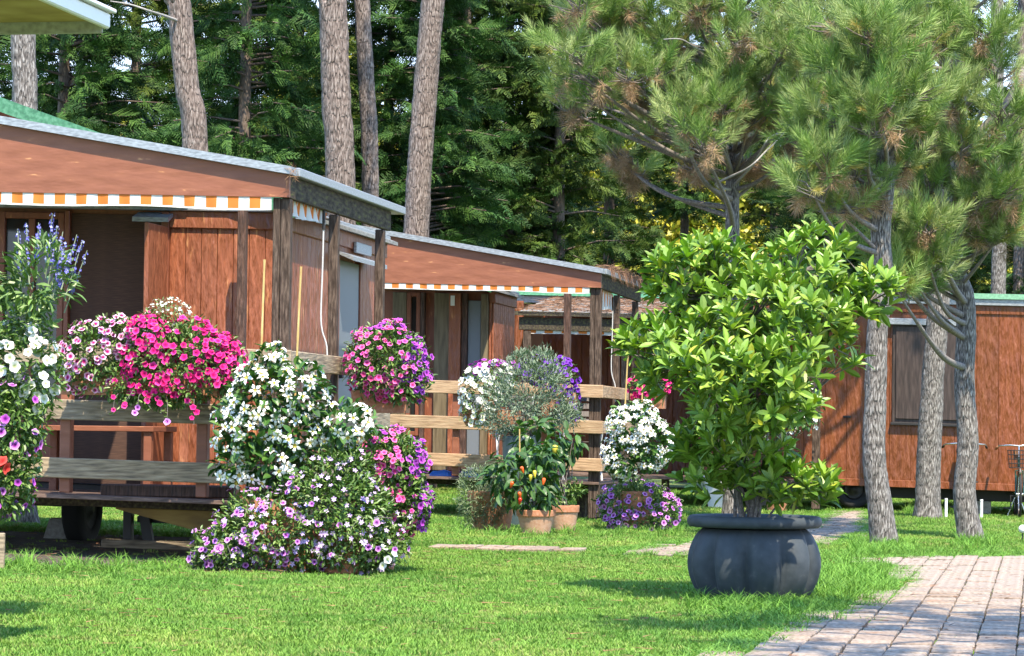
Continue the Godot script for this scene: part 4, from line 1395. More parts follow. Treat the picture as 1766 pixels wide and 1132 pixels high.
var small_leaf := []
var mid_leaf := []
func build_flowers() -> void:
	small_leaf = [leaf_mesh(.045, .018, C(.09, .17, .03), C(.13, .22, .045)), leaf_mesh(.038, .016, C(.13, .21, .045), C(.19, .27, .065)), leaf_mesh(.05, .017, C(.065, .135, .026), C(.10, .18, .036))]
	mid_leaf = [leaf_mesh(.085, .042, C(.035, .10, .018), C(.06, .14, .025), .2, .25, M.leaf_gloss), leaf_mesh(.075, .04, C(.05, .13, .02), C(.09, .18, .03), .2, .25, M.leaf_gloss)]
	var hot := [bloom(.026, 5, .22, .25, C(.35, .005, .09), C(.70, .014, .16), C(.80, .05, .26)), bloom(.025, 5, .2, .25, C(.4, .006, .1), C(.76, .03, .22), C(.82, .09, .33))]
	var pale := [bloom(.027, 5, .16, .25, C(.30, .01, .10), C(.78, .26, .50), C(.86, .58, .73), .32)]
	var lilac := [bloom(.027, 5, .16, .25, C(.14, .01, .16), C(.58, .20, .60), C(.72, .40, .75), .24), bloom(.026, 5, .16, .25, C(.12, .01, .14), C(.50, .15, .56), C(.66, .32, .70), .24)]
	var purple := [bloom(.027, 5, .16, .25, C(.10, .01, .14), C(.36, .05, .44), C(.50, .12, .58)), bloom(.026, 5, .16, .25, C(.12, .01, .16), C(.42, .07, .48), C(.54, .15, .60))]
	var violet := [bloom(.027, 5, .16, .25, C(.05, .01, .12), C(.16, .035, .42), C(.22, .06, .5))]
	var pink := [bloom(.024, 5, .2, .25, C(.5, .02, .14), C(.80, .10, .32), C(.86, .24, .48)), bloom(.023, 5, .2, .25, C(.45, .02, .14), C(.74, .08, .36), C(.8, .2, .5))]
	var verb := [bloom(.021, 5, .5, .1, C(.6, .55, .65), C(.30, .12, .44), C(.66, .52, .76), .2, true), bloom(.019, 5, .5, .1, C(.55, .5, .6), C(.38, .18, .52), C(.58, .42, .72), .2, true)]
	var white := [bloom(.028, 5, .16, .25, C(.45, .5, .25), C(.80, .80, .76), C(.84, .84, .82))]
	var mand := [pinwheel(.048, C(.85, .85, .80), C(.75, .60, .12)), pinwheel(.044, C(.82, .82, .76), C(.72, .62, .2))]
	var mand_s := [pinwheel(.036, C(.84, .84, .8), C(.75, .62, .2))]
	var cream := [bloom(.009, 5, .4, .1, C(.6, .62, .4), C(.76, .78, .66), C(.8, .81, .72))]
	var seed_star := R(0, 1)

	# --- rail boxes of the first veranda
	var foot := at(172, 640, 20.45)
	var t := thing("petunia_box", "pale pink petunias with dark eyes in a veranda rail box", "flower box", foot)
	planter_box(t, Vector3(-.02, -.17, -.02), .5)
	var bl := px_blobs([[165, 615, 58, 62, 0, .2], [205, 585, 40, 40, 0, .18], [135, 640, 30, 40]], 20.45, foot)
	leafy(t, bl, small_leaf, 2200)
	blooms(t, bl, pale, 240)
	foot = at(310, 650, 20.4)
	t = thing("petunia_box", "hot pink petunias spilling over a veranda rail box", "flower box", foot)
	planter_box(t, Vector3(-.02, -.13, -.02), .62)
	bl = px_blobs([[310, 625, 105, 72, 0, .26], [255, 590, 45, 48, -.02, .2], [370, 640, 55, 50, 0, .22], [280, 672, 70, 30], [215, 660, 40, 36, 0, .15]], 20.4, foot)
	leafy(t, bl, small_leaf, 4500)
	blooms(t, bl, hot, 640, .9, 1.2, func(p, n): return n.y > -.55 and p.x > -.42 + R(-.1, .1))
	for k in 9: trail(t, at(R(200, 410), R(670, 690), 20.25) - foot, R(.06, .26), Vector3(R(-.04, .04), 0, .05), hot if k % 3 else lilac, 2)
	foot = at(288, 575, 20.5)
	t = thing("euphorbia_plant", "airy pale green plant with tiny white flowers above the hot pink petunias", "plant", foot)
	bl = px_blobs([[290, 545, 40, 30], [275, 575, 45, 30]], 20.5, foot)
	leafy(t, bl, [leaf_mesh(.025, .009, C(.12, .2, .06), C(.18, .26, .1))], 700, .3)
	blooms(t, bl, cream, 260, .8, 1.3, func(p, n): return n.y > .1)
	# --- white mandevilla on canes in front of the first veranda
	foot = gd(470, 20.0)
	t = thing("mandevilla_plant", "tall white-flowered climber on canes in front of the first veranda", "plant", foot)
	pot(t, Vector3.ZERO, .2, .5, M.terracotta, M.terracotta)
	bl = px_blobs([[455, 685, 62, 70], [520, 675, 46, 52], [425, 745, 55, 52], [590, 730, 58, 36], [500, 750, 60, 44], [470, 800, 66, 40], [465, 622, 28, 28], [405, 805, 34, 30]], 20.0, foot)
	leafy(t, bl, mid_leaf, 1500, .45, .5, .7, 1.15)
	blooms(t, bl, mand, 260, .85, 1.2)
	stems(t, Vector3(0, .45, 0), bl, 10, .006, M.twig)
	stake("leaning bamboo cane beside the corner post, in the taller climber", at(447, 700, 20.0), at(456, 448, 20.05))
	stake("bamboo cane against the plank wall, in the taller climber", at(508, 700, 20.05), at(519, 460, 20.05))
	# --- big trailing mound of verbena and petunia
	foot = gp(530, 988)
	t = thing("flower_mound", "wide trailing mound of lilac petunias and white-lilac verbena on the lawn", "flower bed", foot)
	pot(t, Vector3(-.12, 0, 0), .2, .30, M.terracotta, M.terracotta)
	pot(t, Vector3(.25, 0, .0), .2, .30, M.terracotta, M.terracotta)
	var D := -foot.z
	bl = px_blobs([[490, 910, 120, 72, 0, .42], [575, 880, 100, 90, 0, .42], [415, 945, 82, 42, 0, .3], [620, 940, 82, 48, 0, .3], [510, 950, 120, 42, .1, .4], [585, 810, 62, 42], [365, 962, 36, 24, 0, .15]], D, foot)
	leafy(t, bl, small_leaf, 13000, .55)
	blooms(t, bl, lilac, 400, .75, 1.02, func(p, n): return p.x < .0 + R(-.35, .35) + (.9 if p.y < .2 and rng.randf() < .35 else 0.0))
	blooms(t, bl, verb, 470, .85, 1.25, func(p, n): return p.x > -.55 + R(-.2, .2), "verbena")
	for k in 26: trail(t, at(R(350, 700), R(880, 960), D - .38) - foot, R(.03, .12), Vector3(R(-.12, .12), .03, .10), lilac if k % 2 else verb, 1)
	blooms(t, px_blobs([[645, 960, 35, 20, -.25, .1]], D, foot), white, 10, .9, 1.3, null, "white_flower")
	# --- pink and purple balls at the first veranda's side
	foot = at(668, 690, 22.0)
	t = thing("petunia_basket", "round basket of pink and purple petunias on the first veranda's side rail", "flower basket", foot)
	planter_box(t, Vector3(-.05, -.1, 0), .42)
	bl = px_blobs([[665, 625, 70, 66, 0, .3], [690, 655, 52, 45, 0, .26]], 22.0, foot)
	leafy(t, bl, small_leaf, 4200)
	blooms(t, bl, pink, 300, .85, 1.15, func(p, n): return n.x < .45 + R(-.2, .2))
	blooms(t, bl, purple, 170, .85, 1.1, func(p, n): return n.x > .5 + R(-.2, .2) or (n.y > .85), "purple_flower")
	foot = gd(690, 20.3)
	t = thing("petunia_pot", "tall mass of pink and purple petunias standing on the lawn behind the mound", "flower pot", foot)
	pot(t, Vector3(-.12, 0, -.05), .12, .38, M.terracotta, M.terracotta)
	bl = px_blobs([[672, 800, 62, 58, 0, .28], [692, 865, 52, 60, 0, .26], [655, 840, 46, 56, 0, .22]], 20.3, foot)
	leafy(t, bl, small_leaf, 5200)
	blooms(t, bl, pink, 330, .8, 1.1, func(p, n): return n.x < .5 + R(-.2, .2))
	blooms(t, bl, purple, 150, .8, 1.1, func(p, n): return n.x > .55 + R(-.2, .2) or n.y > .92, "purple_flower")
	# --- second veranda's rail box
	foot = at(850, 715, 31.9)
	t = thing("petunia_box", "white petunias with lilac ones above in a light brown rail box", "flower box", foot)
	planter_box(t, Vector3(0, -.12, -.02), .6)
	bl = px_blobs([[838, 672, 46, 42, 0, .2], [860, 650, 40, 30, 0, .2], [825, 705, 32, 32, 0, .15]], 31.9, foot)
	leafy(t, bl, small_leaf, 1300)
	blooms(t, bl, white, 260, .95, 1.3, func(p, n): return n.x < .5 and n.y < .93)
	blooms(t, px_blobs([[850, 634, 40, 14, 0, .12]], 31.9, foot), purple, 70, 1.0, 1.3, null, "lilac_flower")
	foot = at(968, 690, 31.9)
	t = thing("petunia_box", "violet petunias in a rail box behind the grey-leaved shrub", "flower box", foot)
	planter_box(t, Vector3(-.05, -.1, -.02), .45)
	bl = px_blobs([[965, 655, 34, 36, 0, .18], [980, 690, 20, 40, 0, .12], [935, 640, 40, 25]], 31.9, foot)
	leafy(t, bl, small_leaf, 900)
	blooms(t, bl, violet, 220, .95, 1.3)
	# --- grey-leaved shrub
	foot = gd(900, 30.6)
	t = thing("grey_leaved_shrub", "grey-green narrow-leaved shrub in a tall pot before the second veranda", "shrub", foot)
	pot(t, Vector3.ZERO, .2, .95, plain(C(.06, .09, .09), .5), plain(C(.06, .09, .09), .5))
	bl = px_blobs([[905, 690, 78, 56, 0, .42], [920, 650, 62, 45, 0, .35], [880, 725, 50, 36, 0, .3], [935, 625, 18, 28, 0, .12], [895, 625, 16, 24, 0, .12], [960, 715, 45, 30, 0, .3]], 30.6, foot)
	leafy(t, bl, [leaf_mesh(.06, .011, C(.12, .17, .10), C(.18, .24, .16)), leaf_mesh(.055, .010, C(.16, .21, .14), C(.23, .29, .20))], 7000, .35, 1.2)
	stems(t, Vector3(0, .9, 0), bl, 24, .006, M.twig)
	# --- peppers and rosemary in terracotta
	var pl := [leaf_mesh(.13, .062, C(.028, .085, .018), C(.05, .12, .026), .22, .45, M.leaf_gloss), leaf_mesh(.115, .055, C(.045, .12, .022), C(.075, .16, .035), .22, .45, M.leaf_gloss)]
	foot = gp(924, 923)
	t = thing("pepper_plant", "pepper plant with orange-red fruit in a two-tone terracotta pot", "plant", foot)
	D = -foot.z
	pot(t, Vector3.ZERO, .19, .245, M.terracotta_pale, M.terracotta)
	bl = px_blobs([[905, 835, 52, 42, 0, .27], [930, 800, 38, 36, 0, .2], [870, 820, 34, 40, 0, .2], [925, 865, 34, 24, 0, .2]], D, foot)
	leafy(t, bl, pl, 330, .5, -.9, .75, 1.15, "leaves")
	stems(t, Vector3(0, .2, 0), bl, 9, .007, M.twig)
	for q in [[896, 852, 0], [897, 862, 1], [938, 828, 0], [900, 808, 0], [883, 834, 0], [915, 822, 2], [922, 815, 2]]:
		var m := MB.new()
		m.lathe(Vector3.ZERO, [Vector2(0, -.055), Vector2(.009, -.045), Vector2(.017, -.015), Vector2(.019, .005), Vector2(.012, .018), Vector2(0, .018)], 10)
		var pm := obj("pepper", m, plain([C(.62, .10, .015), C(.60, .03, .015), C(.55, .45, .05)][q[2]], .25), t)
		pm.position = at(q[0], q[1], D - .27) - foot
		pm.rotation = Vector3(R(-.4, .4), 0, R(-.4, .4))
	stake("short bamboo cane among the pepper leaves", at(897, 850, D + .05), at(896, 740, D + .05), .007)
	foot = gp(972, 918)
	t = thing("pepper_plant", "taller yellow-fruited pepper plant in a small terracotta pot behind", "plant", foot)
	D = -foot.z
	pot(t, Vector3.ZERO, .155, .27, M.terracotta_pale, M.terracotta)
	bl = px_blobs([[935, 770, 52, 32, 0, .22], [985, 765, 22, 26, 0, .15], [925, 745, 30, 20, 0, .15]], D, foot)
	leafy(t, bl, pl, 170, .4, -.9, .85, 1.25)
	stems(t, Vector3(0, .24, 0), bl, 7, .008, M.twig)
	bl = px_blobs([[985, 845, 26, 18, 0, .14], [965, 860, 22, 18, 0, .14]], D, foot)
	leafy(t, bl, small_leaf, 260, .3)
	var ym := MB.new()
	ym.lathe(Vector3.ZERO, [Vector2(0, -.06), Vector2(.02, -.05), Vector2(.033, -.01), Vector2(.03, .02), Vector2(.012, .03), Vector2(0, .025)], 12)
	obj("pepper", ym, plain(C(.6, .5, .06), .25), t).position = at(957, 773, D - .2) - foot
	foot = gp(848, 917)
	t = thing("rosemary_pot", "trailing rosemary spilling from the large terracotta pot", "plant", foot)
	D = -foot.z
	pot(t, Vector3.ZERO, .245, .40, M.terracotta, M.terracotta)
	bl = px_blobs([[838, 830, 48, 28, 0, .26], [812, 862, 26, 48, -.1, .17], [845, 868, 24, 44, -.22, .1], [862, 850, 18, 40, -.22, .1]], D, foot)
	leafy(t, bl, [leaf_mesh(.045, .006, C(.09, .15, .06), C(.15, .22, .10)), leaf_mesh(.05, .007, C(.13, .19, .08), C(.2, .26, .13))], 4200, .5, .2)
	stems(t, Vector3(0, .36, 0), bl, 14, .005, M.twig)
	# --- smaller white climber and lilac ball by the second veranda corner
	foot = gd(1098, 30.0)
	t = thing("mandevilla_plant", "smaller white-flowered climber beside the shrub in the grey pot", "plant", foot)
	pot(t, Vector3.ZERO, .16, .42, M.terracotta, M.terracotta)
	bl = px_blobs([[1090, 740, 45, 42, 0, .24], [1120, 765, 42, 48, 0, .24], [1075, 790, 36, 36, 0, .2], [1110, 715, 24, 24, 0, .14]], 29.6, foot)
	leafy(t, bl, mid_leaf, 900, .4, .5, .75, 1.15)
	blooms(t, bl, mand_s, 330, .9, 1.25)
	stake("bamboo cane beside the second veranda post, in the smaller climber", at(1076, 740, 29.6), at(1085, 574, 29.6))
	stake("shorter bamboo cane in front of the shrub leaves, in the smaller climber", at(1107, 740, 29.6), at(1108, 640, 29.6))
	foot = gp(1100, 917)
	t = thing("petunia_pot", "low ball of lilac petunias on the grass under the smaller climber", "flower pot", foot)
	D = -foot.z
	pot(t, Vector3.ZERO, .14, .19, M.terracotta, M.terracotta)
	bl = px_blobs([[1100, 895, 55, 26, -.1, .3], [1100, 868, 68, 40, 0, .36], [1075, 880, 42, 32, 0, .3], [1135, 885, 38, 28, 0, .3]], D, foot)
	leafy(t, bl, small_leaf, 3600)
	blooms(t, bl, lilac, 260, .95, 1.3)
	foot = at(1118, 690, 33.4)
	t = thing("petunia_box", "dark pink petunias on the second veranda's side rail behind the shrub", "flower box", foot)
	planter_box(t, Vector3(0, -.1, -.02), .4)
	bl = px_blobs([[1118, 668, 36, 24, 0, .2]], 33.4, foot)
	leafy(t, bl, small_leaf, 500)
	blooms(t, bl, hot, 110, 1.0, 1.3)
	# --- white flowering standard and pots behind the big shrub
	foot = gp(1340, 884)
	t = thing("white_flowered_standard", "white-flowered bush on a stem in a terracotta pot by the rust-red wall", "plant", foot)
	D = -foot.z
	pot(t, Vector3.ZERO, .17, .32, M.terracotta, M.terracotta)
	bl = px_blobs([[1382, 705, 38, 46, 0, .3], [1350, 680, 30, 36, 0, .25], [1340, 740, 26, 30, 0, .2]], D, foot)
	leafy(t, bl, mid_leaf, 700, .4)
	blooms(t, bl, white, 110, .9, 1.2)
	stems(t, Vector3(0, .3, 0), bl, 6, .012, M.twig)
	foot = gp(1245, 878)
	t = thing("white_planter", "white round planter standing on the grass behind the grey pot", "planter", foot)
	pot(t, Vector3.ZERO, .26, .46, M.white, M.white)
	# --- salvia and petunias in a stand at the left edge
	foot = gd(-95, 14.5)
	D = 14.5
	t = thing("planter_stand", "mixed stand of blue salvia, white and purple petunias by the left lawn edge", "planter", foot)
	pot(t, Vector3(0, .5, 0), .24, .42, M.terracotta, M.terracotta)
	var lg := MB.new()
	lg.bx(Vector3(-.2, .46, -.2), Vector3(.2, .5, .2))
	obj("stand_top", lg, M.rail_grey[0], t)
	for s in [[-1, -1], [1, -1], [-1, 1], [1, 1]]:
		lg = MB.new()
		lg.bx(Vector3(s[0] * .17 - .025, 0, s[1] * .17 - .025), Vector3(s[0] * .17 + .025, .459, s[1] * .17 + .025))
		obj("leg", lg, M.rail_grey[1], t)
	bl = px_blobs([[60, 490, 62, 72, 0, .2], [78, 462, 42, 44, 0, .16], [20, 550, 60, 50, 0, .2], [-40, 560, 70, 90, 0, .25]], D, foot)
	leafy(t, bl, [leaf_mesh(.075, .022, C(.08, .15, .035), C(.13, .22, .05)), leaf_mesh(.065, .02, C(.11, .19, .05), C(.17, .26, .08))], 1300, .4, 1.2, .7, 1.2, "salvia_leaves")
	var sb := bloom(.009, 4, .4, .3, C(.35, .35, .5), C(.14, .13, .48), C(.22, .22, .62))
	for q in [[90, 368, 78, 480], [142, 415, 110, 520], [132, 405, 105, 500], [45, 385, 50, 490], [66, 384, 62, 480], [108, 400, 88, 500], [120, 440, 95, 520], [150, 432, 110, 540], [30, 395, 35, 500], [98, 392, 82, 495], [112, 420, 90, 515], [-20, 400, -10, 520]]:
		var a := at(q[2], q[3], D + R(-.1, .1)) - foot
		var e := at(q[0], q[1], D + R(-.12, .1)) - foot
		var m := MB.new()
		m.col = C(.2, .24, .16)
		m.tube([a, a.lerp(e, .5), e], [.004, .003, .002], 5, false)
		var sp := obj("flower_spike", m, tinted(.7), t)
		var xf := []
		var cl := []
		for k in 34:
			var u := R(.3, 1.0)
			var dd := rdir()
			dd.y = abs(dd.y) * .4
			xf.append(Transform3D(facing(dd, R(0, TAU), R(.8, 1.4) * lerpf(1.25, .7, u)), a.lerp(e, u) + dd * .012))
			cl.append([C(1, 1, 1), C(.8, .8, 1.1), C(1.6, 1.7, 1.1)][rng.randi() % 3])
		scatter("florets", sb, xf, cl, sp)
	bl = px_blobs([[50, 640, 55, 80, 0, .2], [20, 620, 60, 60, 0, .22], [88, 650, 16, 60, 0, .06], [-40, 680, 60, 120, 0, .25]], D, foot)
	leafy(t, bl, small_leaf, 2000, .4)
	blooms(t, bl, white, 110, .8, 1.2, func(p, n): return n.x > -.3, "white_flower")
	bl = px_blobs([[25, 730, 55, 80, -.1, .2], [15, 810, 52, 66, -.1, .18], [10, 860, 42, 34, -.1, .15], [-50, 780, 60, 110, 0, .2]], D, foot)
	leafy(t, bl, small_leaf, 4200, .4)
	blooms(t, bl, purple + lilac, 120, .75, 1.1, null, "purple_flower")
	blooms(t, px_blobs([[8, 800, 8, 8, -.3, .03]], D, foot), [bloom(.03, 5, .2, .3, C(.5, .02, .02), C(.7, .06, .05), C(.75, .1, .08))], 3, 1, 1.2, null, "red_flower")

func build_shrub() -> void:
	# fluted grey pot
	var foot := gp(1300, 1036)
	var D := -foot.z
	var s := D / F
	var t := thing("fluted_pot", "large dark grey pot with melon-shaped ribs and a rounded rim", "pot", foot)
	var R0 := 115 * s
	var H := 147 * s
	var b := MB.new()
	var prof := []
	for k in 25:
		var u := k / 24.0
		prof.append(Vector2(R0 * (.70 + .30 * pow(sin(PI * clamp(u * .88 + .04, 0, 1)), .75)) * (1.0 if u < .93 else 1.0 - (u - .93) * .5), H * .84 * u))
	prof[0].x = R0 * .62
	prof.push_front(Vector2(0, 0))
	b.lathe(Vector3.ZERO, prof, 160, func(a, y):
		var q: float = abs(sin(a * 5.0 + .55))
		var amt: float = sin(PI * clamp(y / (H * .9) * .8 + .2, 0, 1))
		return Vector2(1.0 - .17 * pow(1 - q, 1.8) * amt, 0.0))
	var st := SurfaceTool.new()
	st.create_from(b.mesh(M.bigpot), 0)
	st.generate_normals()
	st.set_material(M.bigpot)
	put("bowl", st.commit(), t)
	b = MB.new()
	var rp := []
	for k in 15:
		var a := -PI * .62 + TAU * .72 * k / 14.0
		rp.append(Vector2(R0 * .94 + cos(a) * R0 * .07, H * .925 + sin(a) * H * .068))
	rp.append(Vector2(R0 * .8, H * .9))
	b.lathe(Vector3.ZERO, rp, 64)
	obj("rim", b, M.bigpot, t)
	b = MB.new()
	b.lathe(Vector3.ZERO, [Vector2(R0 * .86, H * .90), Vector2(R0 * .4, H * .92), Vector2(0, H * .92)], 30)
	obj("potting_soil", b, M.soilpot, t)
	# the shrub growing in it
	var root := foot + Vector3(-.03, H * .91, 0)
	var sh := thing("evergreen_shrub", "glossy broad-leaved evergreen shrub growing from the ribbed grey pot", "shrub", root)
	var bl := px_blobs([[1280, 520, 95, 75, 0, .4], [1180, 480, 60, 48, 0, .3], [1195, 590, 95, 48, -.1, .4], [1385, 470, 85, 55, 0, .35], [1440, 540, 60, 40, -.1, .3], [1310, 625, 115, 48, -.15, .45], [1425, 420, 42, 24, 0, .18], [1515, 500, 30, 40, 0, .14], [1105, 605, 36, 38, 0, .18], [1220, 435, 50, 20, 0, .2], [1265, 705, 58, 34, -.1, .3], [1215, 770, 46, 34, -.1, .25], [1310, 795, 55, 28, -.2, .25], [1390, 835, 48, 26, -.15, .22], [1225, 835, 30, 20, -.1, .2], [1445, 620, 40, 28, 0, .2], [1150, 655, 40, 28, 0, .2], [1270, 600, 140, 60, -.55, .3], [1350, 530, 110, 50, -.5, .28], [1290, 680, 70, 34, -.6, .25], [1215, 825, 42, 30, -.15, .2], [1262, 850, 46, 20, -.22, .16], [1345, 838, 58, 32, -.2, .22], [1405, 852, 38, 22, -.1, .16], [1250, 765, 60, 36, -.3, .25], [1300, 700, 110, 40, -.85, .22], [1290, 762, 70, 28, -.7, .2], [1290, 640, 120, 40, -.95, .2]], D, root)
	var tips := []
	for k in 980:
		var q := on_blobs(bl, .45 if k % 3 == 0 else .82, 1.05)
		tips.append(q)
	# wood
	var hubs := []
	var wood := [[1282, 800, .024], [1265, 700, .02], [1300, 690, .02], [1240, 790, .014], [1345, 820, .012], [1330, 640, .016], [1205, 640, .013], [1400, 560, .012], [1290, 560, .014], [1380, 830, .01], [1500, 520, .007], [1190, 760, .01], [1220, 520, .01], [1370, 470, .01]]
	var org := Vector3(0, -.03, 0)
	for q in wood:
		var e: Vector3 = at(q[0], q[1], D + R(-.1, .1)) - root
		b = MB.new()
		var start := org + Vector3(R(-.1, .1), 0, R(-.1, .1))
		var pth := smooth_path([start, start.lerp(e, .45) + Vector3(R(-.04, .04), .04, R(-.05, .05)), e], .06)
		var rr := []
		for k in pth.size(): rr.append(lerpf(q[2] * .95, q[2] * .35, float(k) / pth.size()))
		b.tube(pth, rr, 7, false)
		obj("stem", b, M.twig, sh)
		hubs.append(e); hubs.append(pth[pth.size() / 2])
	var tw := MB.new()
	for q in tips:
		var best: Vector3 = hubs[0]
		for h in hubs:
			if h.distance_to(q[0]) < best.distance_to(q[0]): best = h
		var e: Vector3 = q[0]
		if rng.randf() < .45: tw.tube([best, best.lerp(e, .6) + rdir() * .03, e], [.006, .0045, .003], 4, false)
	obj("twigs", tw, M.twig, sh).set_meta("kind", "stuff")
	# whorls of leaves at the twig tips
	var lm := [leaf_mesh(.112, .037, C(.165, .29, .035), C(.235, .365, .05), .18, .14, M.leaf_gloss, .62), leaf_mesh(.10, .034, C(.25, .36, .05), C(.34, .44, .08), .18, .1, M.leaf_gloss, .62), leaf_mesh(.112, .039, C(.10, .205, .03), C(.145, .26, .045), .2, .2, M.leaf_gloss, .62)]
	var all := []
	for q in tips:
		var nn: Vector3 = q[1]
		var ax := (nn * .55 + Vector3.UP * .75 + rdir() * .3).normalized()
		var n := rng.randi_range(6, 9)
		var ph := R(0, TAU)
		var fresh := rng.randf() < .55
		for k in n:
			var a := ph + k * 2.4
			var open := lerpf(.35, 1.35, float(k) / n) + R(-.12, .12)
			var bas := along(ax, 0)
			var dir := (bas.x * cos(a) + bas.z * sin(a)) * sin(open) + bas.y * cos(open)
			var z := ax - dir * ax.dot(dir)
			z = (z + rdir() * .15).normalized()
			z = (z - dir * z.dot(dir)).normalized()
			var bb := Basis(dir.cross(z), dir, z)
			var g := (1 if k > 1 and fresh and rng.randf() < .6 else 0) if rng.randf() < .84 else 2
			all.append([Transform3D(bb.scaled_local(Vector3.ONE * R(.72, 1.22)), q[0]), g, nn.z + nn.y * .3 + R(-.1, .1)])
	all.sort_custom(func(a, c): return a[2] > c[2])
	var xf := [[], [], []]
	var cl := [[], [], []]
	for k in all.size():
		if k % 4 == 0 and k < 1190:
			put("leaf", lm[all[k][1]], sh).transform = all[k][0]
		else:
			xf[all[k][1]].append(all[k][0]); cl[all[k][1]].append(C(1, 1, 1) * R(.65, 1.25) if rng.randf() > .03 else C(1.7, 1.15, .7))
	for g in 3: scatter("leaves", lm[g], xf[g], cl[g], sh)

# ---------------------------------------------------------------- furniture, bicycles and small things
func bicycle(label: String, foot: Vector3, turn: float, basket: bool, paint: Material) -> void:
	var t := thing("bicycle", label, "bicycle", foot, turn)        # front towards +z
	for z in [.52, -.52]:
		var n := Node3D.new()
		n.name = "wheel"; n.position = Vector3(0, .335, z); n.rotation.z = PI / 2
		t.add_child(n, true)
		var b := MB.new()
		var p := []
		var r := []
		for k in 41: p.append(Vector3(cos(TAU * k / 40) * .315, 0, sin(TAU * k / 40) * .315)); r.append(.019)
		b.tube(p, r, 8, false)
		obj("tyre", b, M.rubber, n)
		b = MB.new()
		p = []; r = []
		for k in 41: p.append(Vector3(cos(TAU * k / 40) * .29, 0, sin(TAU * k / 40) * .29)); r.append(.010)
		b.tube(p, r, 6, false)
		obj("wheel_rim", b, M.chrome, n)
		b = MB.new()
		b.tube([Vector3(0, -.05, 0), Vector3(0, .05, 0)], [.02, .02], 8)
		for k in 28:
			var a := TAU * k / 28
			b.tube([Vector3(0, .03 * (1 if k % 2 else -1), 0), Vector3(cos(a) * .29, 0, sin(a) * .29)], [.0016, .0016], 3, false)
		obj("spokes", b, M.chrome, n)
		b = MB.new()
		p = []; r = []
		for k in 13:
			var a := -.15 + PI * .75 * k / 12.0
			p.append(Vector3(0, .335 + sin(a) * .36, z - cos(a) * .36 * sign(z))); r.append(.02)
		b.tube(p, r, 6)
		obj("mudguard", b, M.chrome, t)
	var f := MB.new()
	var head := Vector3(0, .78, .36)
	var seat := Vector3(0, .72, -.20)
	var bb := Vector3(0, .30, -.06)
	var hub := Vector3(0, .335, -.52)
	f.tube([head, bb], [.018, .018], 8); f.tube([head - Vector3(0, .1, -.02), bb + Vector3(0, .1, -.03)], [.014, .014], 8); f.tube([seat, bb], [.016, .016], 8)
	f.tube([bb, hub + Vector3(.05, 0, 0)], [.01, .009], 6); f.tube([bb, hub - Vector3(.05, 0, 0)], [.01, .009], 6)
	f.tube([seat, hub + Vector3(.05, 0, 0)], [.009, .008], 6); f.tube([seat, hub - Vector3(.05, 0, 0)], [.009, .008], 6)
	f.tube([head + Vector3(0, .06, -.02), head - Vector3(0, .12, -.03)], [.021, .021], 8)
	for s in [-1, 1]: f.tube([head - Vector3(0, .12, -.03), Vector3(s * .05, .66, .41), Vector3(s * .055, .335, .52)], [.012, .012, .009], 6)
	obj("frame", f, paint, t)
	f = MB.new()
	f.tube([head + Vector3(0, .05, -.02), head + Vector3(0, .22, -.06)], [.012, .012], 8)
	f.tube([Vector3(-.30, .96, .10), Vector3(-.27, 1.0, .26), Vector3(-.12, 1.01, .34), Vector3(0, 1.0, .30), Vector3(.12, 1.01, .34), Vector3(.27, 1.0, .26), Vector3(.30, .96, .10)], [.012, .012, .012, .012, .012, .012, .012], 8)
	obj("handlebar", f, M.chrome, t)
	for s in [-1, 1]:
		f = MB.new()
		f.tube([Vector3(s * .303, .955, .07), Vector3(s * .285, .985, .20)], [.018, .017], 8)
		obj("grip", f, M.leather if basket else M.rubber, t)
	f = MB.new()
	f.tube([seat, seat + Vector3(0, .16, -.04)], [.013, .013], 8)
	obj("seat_post", f, M.chrome, t)
	f = MB.new()
	f.prism([Vector3(-.10, .88, -.38), Vector3(.10, .88, -.38), Vector3(.10, .88, -.25), Vector3(.03, .88, -.10), Vector3(-.03, .88, -.10), Vector3(-.10, .88, -.25)], Vector3(0, .05, 0))
	obj("saddle", f, M.leather if basket else M.rubber, t)
	f = MB.new()
	f.tube([bb + Vector3(-.09, -.17, 0), bb + Vector3(-.09, 0, 0), bb + Vector3(.09, 0, 0), bb + Vector3(.09, .17, 0)], [.01, .012, .012, .01], 6)
	f.bx(bb + Vector3(-.19, -.185, -.03), bb + Vector3(-.09, -.165, .03)); f.bx(bb + Vector3(.09, .165, -.03), bb + Vector3(.19, .185, .03))
	obj("crank", f, M.dark_metal, t)
	f = MB.new()
	f.tube([bb + Vector3(.03, -.02, -.05), Vector3(.14, .0, -.10)], [.009, .009], 6)
	f.tube([bb + Vector3(-.03, -.02, -.05), Vector3(-.14, .0, -.10)], [.009, .009], 6)
	obj("stand", f, M.chrome, t)
	if basket:
		f = MB.new()
		for y in [.70, .76, .82, .88, .94]:
			var e: float = .82 + (y - .7) * .6
			var q := [Vector3(-.17 * e, y, .42), Vector3(.17 * e, y, .42), Vector3(.17 * e, y, .42 + .26 * e), Vector3(-.17 * e, y, .42 + .26 * e), Vector3(-.17 * e, y, .42)]
			f.tube(q, [.006, .006, .006, .006, .006], 5, false)
		for k in 9:
			var x := lerpf(-.14, .14, k / 8.0)
			f.tube([Vector3(x, .70, .635), Vector3(x * 1.17, .94, .67)], [.004, .004], 4, false)
			f.tube([Vector3(x, .70, .42), Vector3(x * 1.17, .94, .42)], [.004, .004], 4, false)
			f.tube([Vector3(x, .70, .42), Vector3(x, .70, .635)], [.004, .004], 4, false)
		obj("basket", f, M.dark_metal, t)

